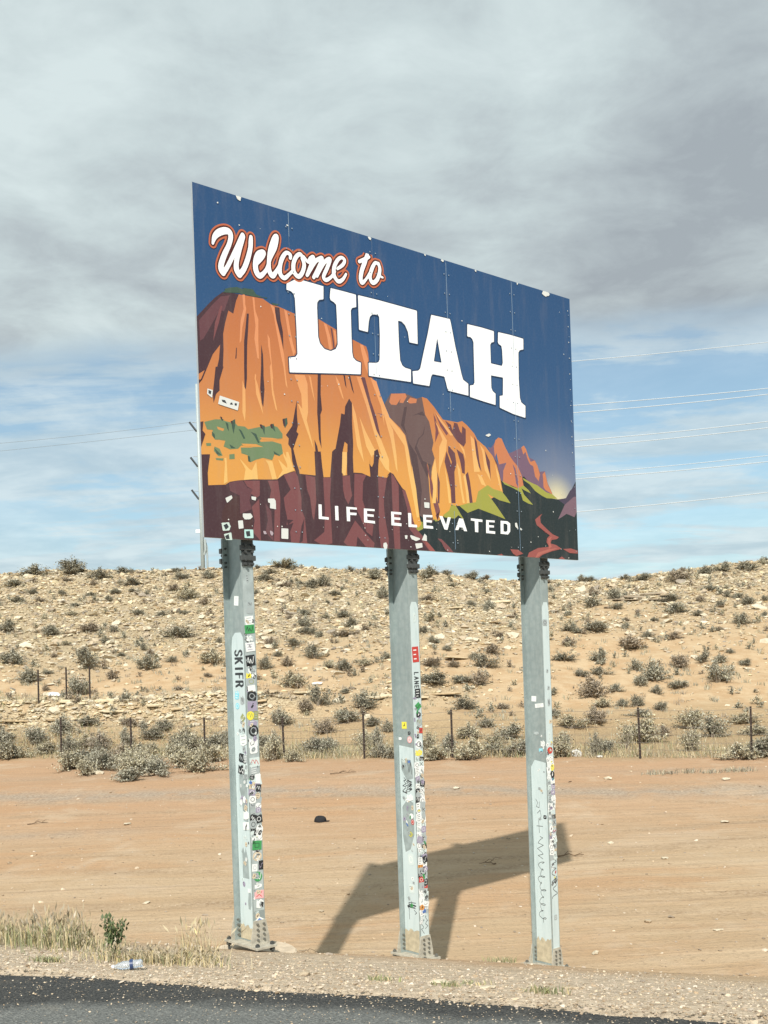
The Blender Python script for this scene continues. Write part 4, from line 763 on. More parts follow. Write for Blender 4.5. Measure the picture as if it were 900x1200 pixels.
def sticker_mesh(shape,bg,ink,kind,seed):
    key=(shape,bg,ink,kind,seed%3)
    if key in SHC: return SHC[key]
    r=random.Random(seed%3*17+len(kind)); V=[];F=[];M=[]
    if shape=='rect': ring=[(-.5,-.5),(.5,-.5),(.5,.5),(-.5,.5)]
    elif shape=='round': ring=[(.5*math.cos(6.283*k/12),.5*math.sin(6.283*k/12)) for k in range(12)]
    elif shape=='diamond': ring=[(0,-.5),(.5,0),(0,.5),(-.5,0)]
    elif shape=='penta': ring=[(-.38,-.5),(.38,-.5),(.5,.1),(0,.5),(-.5,.1)]
    elif shape=='torn': ring=[(-.5,-.4),(-.1,-.5),(.45,-.35),(.5,.2),(.1,.5),(-.2,.28),(-.45,.45)]
    else: ring=[(-.5,-.35),(-.35,-.5),(.35,-.5),(.5,-.35),(.5,.35),(.35,.5),(-.35,.5),(-.5,.35)]
    n=len(ring); V+= [(x,0,y) for x,y in ring]+[(x,-.0012,y) for x,y in ring]
    # front cap faces -y
    F.append(tuple(range(n,2*n))); M.append(0)
    for k in range(n): F.append((k,(k+1)%n,n+(k+1)%n,n+k)); M.append(0)
    yy=-.0014
    if shape=='penta':
        o=len(V); V+=[(x*.68,yy,y*.68) for x,y in ring]; F.append(tuple(range(o,o+n))); M.append(1)
    else:
        for i,(x0,y0,x1,y1,t) in enumerate(glyph(r,kind,1,1)):
            dx,dy=x1-x0,y1-y0; L=math.hypot(dx,dy) or 1; nx_,ny_=-dy/L*t/2,dx/L*t/2; o=len(V); y_=yy-i*2e-5
            V+=[(x0+nx_,y_,y0+ny_),(x0-nx_,y_,y0-ny_),(x1-nx_,y_,y1-ny_),(x1+nx_,y_,y1+ny_)]; F.append((o,o+1,o+2,o+3)); M.append(1)
    me=bpy.data.meshes.new('sticker'); me.from_pydata(V,[],F); me.materials.append(SM[bg]); me.materials.append(SM[ink]); me.polygons.foreach_set('material_index',M); me.update()
    SHC[key]=me; return me
SCL=[110.0,96.7,86.2]; YT=[634.,646.,655.]; cnt=[0]
def stick(post,k,face,px,py,w_,h_,shape='rect',bg='white',ink='black',kind='squiggle',rot=0,lab=None):
    """face 'f' front flange, 'w' web (seen from the left); px across the face 0..1 from its left edge as seen, py = height row"""
    z=ZB-(py-YT[k])/SCL[k]; cnt[0]+=1; off=.0005+.00035*(cnt[0]%9)
    o=link('sticker',sticker_mesh(shape,bg,ink,kind,cnt[0]),post)
    if face=='f': o.location=((px-.5)*BW,-D/2-off,z); o.rotation_euler=(0,rot,0)
    else: o.location=(-TW/2-off,D/2-TF-px*VIS[k]*(D-2*TF),z); o.rotation_euler=(0,rot,-math.pi/2) 
    o.scale=(w_,1,h_)
    if lab:o['label']=lab
    return o
def patch(post,k,face,pts,m,name='paint_patch',off=.0002,lab=None):
    """pts (across 0..1, py) polygon of overpaint or of painted-in light"""
    V=[]
    for a,py in pts:
        z=ZB-(py-YT[k])/SCL[k]
        V.append(((a-.5)*BW,-D/2-off,z) if face=='f' else (-TW/2-off,D/2-TF-a*VIS[k]*(D-2*TF),z))
    P2=[Vector((a,py/100,0)) for a,py in pts]; tr=tessellate_polygon([P2])
    me=bpy.data.meshes.new(name); me.from_pydata(V,[],[tuple(t) for t in tr]); me.materials.append(m); me.update()
    o=link(name,me,post)
    if lab:o['label']=lab
    return o
def strokes(post,k,face,lines,t,m,name,off,lab=None):
    """ink strokes: joined by marching squares so that nothing overlaps. lines in (metres across, metres down from panel)"""
    xs=[p[0] for l in lines for p in l]; ys=[p[1] for l in lines for p in l]; h=t/2.2
    x0,y0=min(xs)-2*t,min(ys)-2*t; Xg,Yg=grid(x0,max(xs)+2*t,y0,max(ys)+2*t,h); dd=np.full(Xg.shape,1e9)
    for l in lines:
        for a,b_ in zip(l[:-1],l[1:]): dd=np.minimum(dd,seg_d(Xg,Yg,a,b_,t/2,t/2))
    V=[];F=[]
    for pl in region(-dd,x0,y0,h):
        o=len(V)
        for a,b_ in pl: V.append((a-BW/2,-D/2-off,ZB-b_) if face=='f' else (-TW/2-off,D/2-TF-a*VIS[k],ZB-b_))
        F+=[(o,o+q+1,o+q) for q in range(1,len(pl)-1)]
    o=link(name,mesh_np(name,V,F,[m]),post)
    if lab:o['label']=lab
# letters drawn in a unit box (x right, y up)
GL={'S':[[(.9,.8),(.6,1),(.3,.95),(.1,.75),(.3,.55),(.7,.45),(.9,.25),(.7,.03),(.35,0),(.08,.18)]],'K':[[(.1,0),(.1,1)],[(.85,1),(.12,.42)],[(.4,.6),(.9,0)]],'I':[[(.5,0),(.5,1)]],'F':[[(.1,0),(.1,1),(.85,1)],[(.1,.52),(.7,.52)]],'R':[[(.1,0),(.1,1),(.65,1),(.88,.78),(.65,.52),(.1,.52)],[(.55,.5),(.9,0)]],
 'L':[[(.1,1),(.1,0),(.8,0)]],'A':[[(.05,0),(.5,1),(.95,0)],[(.25,.35),(.75,.35)]],'N':[[(.1,0),(.1,1),(.9,0),(.9,1)]],'E':[[(.85,1),(.1,1),(.1,0),(.85,0)],[(.1,.5),(.7,.5)]],'M':[[(.05,0),(.1,1),(.5,.3),(.9,1),(.95,0)]],'T':[[(0,1),(1,1)],[(.5,1),(.5,0)]],'O':[[(.5,1),(.1,.7),(.1,.3),(.5,0),(.9,.3),(.9,.7),(.5,1)]],'U':[[(.1,1),(.1,.2),(.5,0),(.9,.2),(.9,1)]]}
def vertical_word(word,a0,a1,d0,lh,gap):
    """letters turned a quarter clockwise, reading downwards; a0..a1 across (top of the letters towards a1)"""
    out=[];d=d0
    for ch in word:
        for l in GL[ch]: out.append([(a0+(a1-a0)*y,d+lh*x) for x,y in l])
        d+=lh+gap
    return out
zg=[gz(*loc2w(PU[k],CYB,0)[:2]) for k in range(3)]
posts=[]
for k in range(3):
    wb=loc2w(PU[k],CYB,0); foot=[1113,1127.5,1139][k]
    zbase=ZB-(foot-YT[k])/SCL[k]
    post=empty('post',(PU[k],CYB,0),root); posts.append(post)
    post['label']=['left steel post carrying the SKIFR lettering','middle steel post with a red sticker strip','right steel post with a column of dark scribbles'][k]
    b=MB(); zt=ZB+PH-.25
    b.box(-BW/2,BW/2,-D/2,-D/2+TF,zbase+.03,zt); b.box(-BW/2,BW/2,D/2-TF,D/2,zbase+.03,zt); b.box(-TW/2,TW/2,-D/2+TF+.0005,D/2-TF-.0005,zbase+.031,zt-.001)
    b.obj('beam',[M_galv],post)
    # hinge plates with bolts just under the panel, on both flanges; dark colour deepens the panel's shade
    for s_ in (-1,1):
        b=MB(); yf=s_*(D/2+.009); b.box(-.072,.072,min(yf-.008,yf+.008),max(yf-.008,yf+.008),ZB-.27,ZB+.06)
        b.obj('hinge_plate',[M_dark],post,bevel=.003)
        for zz in (-.075,-.185):
            b=MB(); b.box(-.093,.093,min(yf-s_*.012,yf+s_*.026),max(yf-s_*.012,yf+s_*.026),ZB+zz-.028,ZB+zz+.028); b.obj('hinge_clamp',[M_dark],post,bevel=.008)
        b=MB()
        for zz in (-.05,-.12,-.205,-.25):
            for xx in (-.045,.045):
                b.tube([(xx,s_*(D/2+.0175),ZB+zz),(xx,s_*(D/2+.052),ZB+zz)],.015,6); b.tube([(xx,s_*(D/2-TF-.002),ZB+zz),(xx,s_*(D/2-TF-.022),ZB+zz)],.013,6)
        tag(b.obj('hinge_bolts',[M_dark],post),kind='stuff')
    # slip base: gusset plates on the flanges, base plate, anchor bolts
    for s_ in (-1,1):
        ys_=s_*(D/2+.0075); hw0,hw1=.075,.115; V=[]
        for y_ in (ys_-.007,ys_+.007): V+=[(-hw1,y_,zbase+.03),(hw1,y_,zbase+.03),(hw1,y_,zbase+.10),(hw0,y_,zbase+.29),(-hw0,y_,zbase+.29),(-hw1,y_,zbase+.10)]
        b=MB(); b.add(V,[(0,1,2,3,4,5),(11,10,9,8,7,6)]+[(q,q+6,(q+1)%6+6,(q+1)%6) for q in range(6)]); b.obj('base_gusset',[M_dirty],post)
        # standing wing plate
        b=MB(); o_=s_*(D/2+.016); V=[(-.006,o_,zbase+.03),(-.006,o_+s_*.115,zbase+.03),(-.006,o_+s_*.115,zbase+.07),(-.006,o_,zbase+.25)]; V+=[(.006,p[1],p[2]) for p in V]
        b.add(V,[(0,1,2,3),(7,6,5,4)]+[(q,q+4,(q+1)%4+4,(q+1)%4) for q in range(4)])
        if s_>0: b.obj('wing_plate',[M_dirty],post)
        b=MB()
        for r_ in range(4):
            for xx in (-.040,.040):
                z_=zbase+.085+r_*.055; b.tube([(xx,s_*(D/2+.0155),z_),(xx,s_*(D/2+.034),z_)],.013,6); b.tube([(xx,s_*(D/2-TF-.001),z_),(xx,s_*(D/2-TF-.020),z_)],.013,6)
        tag(b.obj('gusset_bolts',[M_bolt],post),kind='stuff')
    b=MB(); b.box(-.13,.13,-D/2-.13,D/2+.13,zbase+.002,zbase+.029); b.obj('base_plate',[M_dirty],post,bevel=.004)
    lift=.075 if k==0 else .03
    b=MB(); b.box(-.125,.125,-D/2-.12,D/2+.12,zbase-lift-.02,zbase-lift); b.obj('lower_plate',[M_dirty],post,bevel=.004) if k else None
    for sx in (-1,1):
        for sy in (-1,1):
            b=MB(); p=(sx*.095,sy*(D/2+.09)); b.tube([(p[0],p[1],zbase-lift-.06),(p[0],p[1],zbase+.062)],.013,8)
            b.tube([(p[0],p[1],zbase+.030),(p[0],p[1],zbase+.050)],.026,6); b.tube([(p[0],p[1],zbase-.004),(p[0],p[1],zbase-.034)],.030,6,mi=0); b.obj('anchor_bolt',[M_bolt if k else M_dark],post)
L_,Mi_,R_=posts
# --- left post: overpaint, lettering, stickers
patch(L_,0,'w',[(.03,758),(.12,746),(.35,741),(.80,741),(.97,747),(1.04,758),(1.04,1106),(.03,1106)],M_paintw,lab='pale blue overpaint with a rounded top')
patch(L_,0,'w',[(.34,1035),(.34,1006),(.28,1004),(.42,998),(.55,1006),(.62,998),(.8,1012),(.84,1035)],M_paintg,off=.0005,lab='ragged grey overpaint patch')
patch(L_,0,'w',[(.70,1071),(.68,1062),(.76,1051),(.95,1052),(.95,1066),(.85,1072)],M_paintg,off=.0005)
patch(L_,0,'w',[(.30,930),(.30,912),(.55,905),(.92,914),(.92,968),(.55,966),(.45,940)],M_paintg,off=.0005,lab='grey rubbed patch')
for i,ch in enumerate('SKIFR'): strokes(L_,0,'w',vertical_word(ch,.095,.300,(762.0-634)/110.+i*.084,.066,0),.0265,inkm,'letter',.0008,'black letter '+ch)
for a in [('w',.55,703,.10,.105,'rect','white','pale','bars'),('w',.35,816,.09,.10,'torn','cyan','white','bars'),('w',.36,829,.085,.07,'round','cyan','white','ring'),('w',.78,822,.09,.10,'torn','grey','black','squiggle'),('w',.76,843,.12,.10,'diamond','olive','white','squiggle'),('w',.80,858,.05,.06,'torn','black','grey','blob'),('w',.78,869,.16,.14,'torn','white','grey','bars'),('w',.78,880,.07,.08,'torn','grey','black','blob'),('w',.55,891,.12,.10,'oct','black','grey','squiggle'),('w',.88,892,.09,.09,'rect','grey','white','bars'),('w',.5,905,.14,.11,'torn','black','white','squiggle'),('w',.85,904,.10,.11,'rect','pale','grey','box'),('w',.85,913,.12,.05,'rect','grey','black','bars'),('w',.42,944,.055,.075,'round','white','white','blob'),('w',.65,941,.055,.075,'round','white','white','blob'),('w',.78,959,.13,.10,'torn','white','white','blob'),('w',.75,972,.13,.085,'rect','white','black','blob'),('w',.62,986,.09,.05,'torn','pale','grey','squiggle'),('w',.8,1049,.06,.05,'torn','white','pale','blob'),
 ('f',.45,678,.03,.09,'torn','grey','black','bars'),('f',.6,708,.06,.05,'torn','grey','black','squiggle'),('f',.55,716,.08,.07,'oct','grey','grey','ring'),('f',.5,728,.11,.10,'rect','white','grey','bars'),('f',.5,738,.125,.095,'rect','green','black','squiggle'),('f',.5,749,.09,.07,'torn','white','grey','squiggle'),('f',.5,759,.12,.10,'rect','white','purple','bars'),('f',.5,775,.12,.12,'rect','black','white','squiggle'),('f',.6,789,.10,.11,'torn','white','black','cross'),('f',.3,793,.07,.07,'torn','yellow','black','blob'),('f',.5,800,.11,.08,'oct','grey','olive','ring'),('f',.5,808,.10,.07,'rect','white','white','bars'),('f',.5,817,.12,.10,'oct','black','grey','ring'),('f',.5,829,.12,.11,'rect','purple','black','blob'),('f',.32,840,.10,.10,'round','yellow','olive','squiggle'),('f',.8,840,.06,.09,'rect','olive','grey','bars'),('f',.5,849,.12,.07,'torn','purple','white','bars'),('f',.55,858,.13,.13,'round','black','grey','ring'),('f',.5,872,.12,.12,'torn','white','black','squiggle'),('f',.5,880,.10,.09,'oct','white','black','blob'),
 ('f',.55,895,.13,.10,'rect','pale','red','squiggle'),('f',.5,905,.12,.08,'rect','grey','white','bars'),('f',.8,915,.06,.10,'rect','white','white','bars'),('f',.8,926,.07,.08,'rect','black','white','squiggle'),
 ('f',.5,993,.12,.10,'rect','green','black','box'),('f',.5,1006,.12,.10,'round','tan','white','ring'),('f',.25,1019,.07,.08,'rect','white','grey','ring'),('f',.8,1017,.06,.10,'rect','black','purple','squiggle'),('f',.5,1030,.11,.11,'round','green','white','squiggle'),('f',.5,1041,.10,.05,'torn','white','grey','blob'),('f',.55,1051,.12,.09,'rect','pink','red','cross'),('f',.6,1062,.10,.10,'torn','white','grey','blob'),('f',.5,1083,.135,.115,'penta','white','blue','box')]:
    stick(L_,0,a[0],a[1],a[2],a[3]*(.98 if a[0]=='f' else .85),a[4]*.98,*a[5:9],rot=random.uniform(-.12,.12))
def dense(post,k,y0,y1,step,seed,x=(.27,.75)):
    r=random.Random(seed); y=y0
    while y<y1:
        for xx in x:
            if r.random()<.93:
                bg=r.choice(['white','white','white','grey','black','pale','white','grey','purple','tan','white','black','pale','grey','black','white','grey','white',r.choice(['red','blue','green','yellow','orange'])]); ink='white' if bg in('black','red','blue','green','purple') and r.random()<.7 else r.choice(['black','black','grey'])
                stick(post,k,'f',xx+r.uniform(-.04,.04),y+r.uniform(-2,2),r.uniform(.062,.092),r.uniform(.06,.105),r.choice(['rect','rect','torn','round','oct','rect']),bg,ink,r.choice(['squiggle','squiggle','bars','ring','blob','cross','box']),rot=r.uniform(-.3,.3))
        y+=step*.8
dense(L_,0,912,988,7.0,3)
def bits(post,k,face,y0,y1,n,seed,x0=.08,x1=.92,s0=.018,s1=.055):
    r=random.Random(seed)
    for q in range(n):
        bg=r.choice(['white','white','pale','grey','black','black','grey','tan','purple',r.choice(['red','blue','green','yellow'])]); ink='black' if bg!='black' else 'white'
        stick(post,k,face,r.uniform(x0,x1),r.uniform(y0,y1)+(r.random()**2)*0,r.uniform(s0,s1),r.uniform(s0,s1*1.2),r.choice(['torn','torn','rect','oct','round']),bg,ink,r.choice(['squiggle','bars','blob','ring']),rot=r.uniform(-.9,.9))
bits(L_,0,'f',722,1086,80,5,.14,.86); bits(L_,0,'w',846,978,26,6,.30,.95); bits(L_,0,'w',980,1075,7,8,.2,.9)
patch(L_,0,'f',[(.05,1070),(.05,668),(.95,668),(.95,1070)],M_pale,off=.0001,lab='paler strip painted for sunlight on the front flange')
# --- middle post
patch(Mi_,1,'w',[(.03,1120),(.03,876),(1.04,879),(1.04,1120)],M_paintw,lab='pale blue overpaint over the lower web')
patch(Mi_,1,'w',[(.15,905),(.15,892),(.80,893),(.95,905),(.95,915),(.5,918)],M_paintg,off=.0005)
patch(Mi_,1,'w',[(.10,985),(.12,950),(.5,940),(.9,944),(.9,982),(.6,1000),(.25,1004)],M_paintg,off=.0005)
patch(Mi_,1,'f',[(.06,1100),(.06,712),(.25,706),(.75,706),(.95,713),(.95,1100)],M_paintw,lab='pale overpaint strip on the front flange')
for i,ch in enumerate('LANEM'): strokes(Mi_,1,'f',vertical_word(ch,.045,.112,(789-646)/96.7+i*.054,.036,0),.012,inkm,'letter',.0016,'small black letter '+ch)
for a in [('f',.5,724,.05,.14,'torn','pale','grey','squiggle'),('f',.5,768,.11,.20,'rect','red','white','bars'),('f',.6,814,.09,.12,'rect','black','white','bars'),('f',.6,829,.12,.11,'diamond','green','black','squiggle'),('f',.6,839,.08,.07,'torn','black','white','blob'),('f',.65,848,.10,.10,'round','grey','olive','squiggle'),('f',.8,858,.06,.07,'rect','red','black','blob'),('f',.55,874,.12,.12,'round','white','black','ring'),('f',.5,884,.12,.08,'torn','yellow','tan','squiggle'),
 ('w',.45,852,.09,.09,'rect','yellow','black','blob'),('w',.78,861,.05,.05,'torn','black','grey','blob'),('w',.8,869,.09,.09,'round','pink','white','ring'),('w',.14,868,.06,.04,'torn','white','white','bars'),('w',.7,938,.12,.09,'torn','white','pale','squiggle'),('w',.75,960,.08,.07,'round','white','white','blob'),('w',.82,967,.06,.07,'round','red','white','ring'),('w',.65,982,.10,.09,'diamond','olive','yellow','ring'),('w',.6,1012,.10,.15,'oct','pale','white','ring'),('w',.6,1047,.10,.12,'oct','pale','white','ring')]:
    stick(Mi_,1,a[0],a[1],a[2],a[3]*.95,a[4]*.95,*a[5:9],rot=random.uniform(-.12,.12))
rr=random.Random(9)
def scribble(r,a0,a1,d0,d1,n,amp=1):
    p=[]; 
    for q in range(n): t=q/(n-1); p.append((a0+(a1-a0)*(.5+.5*math.sin(q*1.9+r.uniform(-.5,.5))*amp),d0+(d1-d0)*t+r.uniform(-.014,.014)))
    return p
def dd_(k,py): return (py-YT[k])/SCL[k]
strokes(Mi_,1,'w',[[(.20,dd_(1,894)),(.23,dd_(1,908)),(.27,dd_(1,896)),(.29,dd_(1,910))],scribble(rr,.06,.15,dd_(1,915),dd_(1,933),12),scribble(rr,.14,.30,dd_(1,918),dd_(1,930),16),[(.07,dd_(1,932)),(.17,dd_(1,933))]],.009,inkm,'graffiti',.0009,'black scribble above the middle of the web')
strokes(Mi_,1,'w',[scribble(rr,.08,.30,dd_(1,1064),dd_(1,1071),14),[(.12,dd_(1,1065)),(.125,dd_(1,1084))],[(.24,dd_(1,1072)),(.30,dd_(1,1075)),(.26,dd_(1,1077))],[(.18,dd_(1,1062)),(.19,dd_(1,1070))]],.008,inkm,'graffiti',.0009,'black tag scribble near the foot of the web')
dense(Mi_,1,893,1072,7.4,31)
bits(Mi_,1,'f',812,1092,80,15,.14,.86); bits(Mi_,1,'w',892,1010,26,16,.22,.95); bits(Mi_,1,'w',1012,1080,6,18,.2,.9)
rr=random.Random(4); strokes(Mi_,1,'f',[scribble(rr,.02,.07,dd_(1,1074),dd_(1,1096),12),scribble(rr,.085,.13,dd_(1,1074),dd_(1,1092),10)],.006,inkm,'graffiti',.0012,'small dark scribbles under the sticker column')
# --- right post
patch(R_,2,'w',[(.05,1132),(.05,902),(.3,893),(1.04,896),(1.04,1132)],M_paintw,lab='pale blue overpaint on the lower web')
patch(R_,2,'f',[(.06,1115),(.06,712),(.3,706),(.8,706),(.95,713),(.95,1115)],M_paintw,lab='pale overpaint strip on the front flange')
for a in [('f',.4,730,.10,.09,'oct','grey','black','ring'),('f',.5,787,.04,.06,'torn','grey','black','blob'),('f',.6,807,.05,.06,'torn','grey','black','blob'),('f',.6,824,.06,.12,'torn','grey','black','squiggle'),('f',.75,847,.07,.06,'torn','tan','black','blob'),('f',.5,865,.05,.14,'oct','pale','grey','box'),('f',.5,881,.12,.10,'round','red','orange','blob'),('w',.4,820,.09,.08,'rect','white','white','bars'),('w',.75,828,.16,.06,'rect','white','grey','bars'),('w',.9,873,.08,.09,'torn','white','grey','ring'),('w',.75,881,.07,.05,'oct','cyan','white','bars'),('w',.5,861,.10,.05,'torn','grey','pale','bars')]:
    stick(R_,2,a[0],a[1],a[2],a[3]*.95,a[4]*.95,*a[5:9],rot=random.uniform(-.1,.1))
dense(R_,2,891,1010,7.2,77)
bits(R_,2,'f',868,1040,58,25,.16,.86); bits(R_,2,'w',858,985,10,26,.3,.95)
rr=random.Random(12)
g1=[[(.10,dd_(2,940)),(.14,dd_(2,944)),(.11,dd_(2,949)),(.17,dd_(2,950)),(.18,dd_(2,943))],[(.12,dd_(2,957)),(.19,dd_(2,953)),(.21,dd_(2,960)),(.15,dd_(2,966))],[(.10,dd_(2,972)),(.24,dd_(2,972))],[(.15,dd_(2,966)),(.16,dd_(2,980))],scribble(rr,.10,.24,dd_(2,984),dd_(2,1012),12)]
def loops(r,a0,a1,d0,d1,n):
    out=[];ph=0
    for q in range(n*9):
        t=q/(n*9-1); ph+=6.283/9*r.uniform(.7,1.3); w_=(a1-a0)/2*(.55+.45*math.sin(q*.37)); out.append(((a0+a1)/2+w_*math.sin(ph)+.02*math.sin(t*14),d0+(d1-d0)*t+.030*math.cos(ph)))
    return out
g2=[loops(rr,.09,.26,dd_(2,1014),dd_(2,1086),9)]
strokes(R_,2,'w',g1+g2,.0075,M_dark,'graffiti',.0009,'long column of dark looping scribble down the web')
strokes(R_,2,'f',[[tuple(q[:2]) for q in smooth_line([(*p,0) for p in scribble(rr,.02,.13,dd_(2,1010),dd_(2,1055),17)],4)]],.009,M_dark,'graffiti',.0013,'grey scribble on the flange below the stickers')
stick(R_,2,'f',.5,1078,.06,.07,'oct','grey','pale','ring')
M_dust=mat('dried_mud_splash',(.47,.41,.29),rough=.9,var=.15,bscale=50)
for k,(p_,top,bot) in enumerate(((L_,1091,1108),(Mi_,1096,1122),(R_,1106,1134))):
    q=random.Random(60+k); n=9; edge_=[(.03+1.0*i/(n-1),top+q.uniform(-3,4)) for i in range(n)]
    patch(p_,k,'w',[(.03,bot)]+edge_+[(1.03,bot)],M_dust,'mud_splash',.0042)
# concrete footing under the left post
wl=loc2w(PU[0],CYB,0)
b=bmesh.new(); n=28; fz=BASEZ+ZB-(1113-YT[0])/SCL[0]-.075-.012
for z_,r_ in ((fz-.30,.50),(fz-.015,.50),(fz,.485)):
    for q in range(n): b.verts.new((math.cos(6.283*q/n)*r_*(1+.02*math.sin(q*3)),math.sin(6.283*q/n)*r_*(1+.02*math.cos(q*5)),z_))
b.verts.ensure_lookup_table()
for l in range(2):
    for q in range(n): b.faces.new([b.verts[l*n+q],b.verts[l*n+(q+1)%n],b.verts[(l+1)*n+(q+1)%n],b.verts[(l+1)*n+q]])
b.faces.new([b.verts[2*n+q] for q in range(n)]); me=bpy.data.meshes.new('concrete_footing'); b.to_mesh(me); b.free()
me.materials.append(mat('dusty_concrete',(.56,.46,.34),rough=.9,var=.15,bump=.4,bscale=30))
tag(link('concrete_footing',me,loc=(wl.x,wl.y,0)),'round dusty concrete footing under the left steel post','footing')
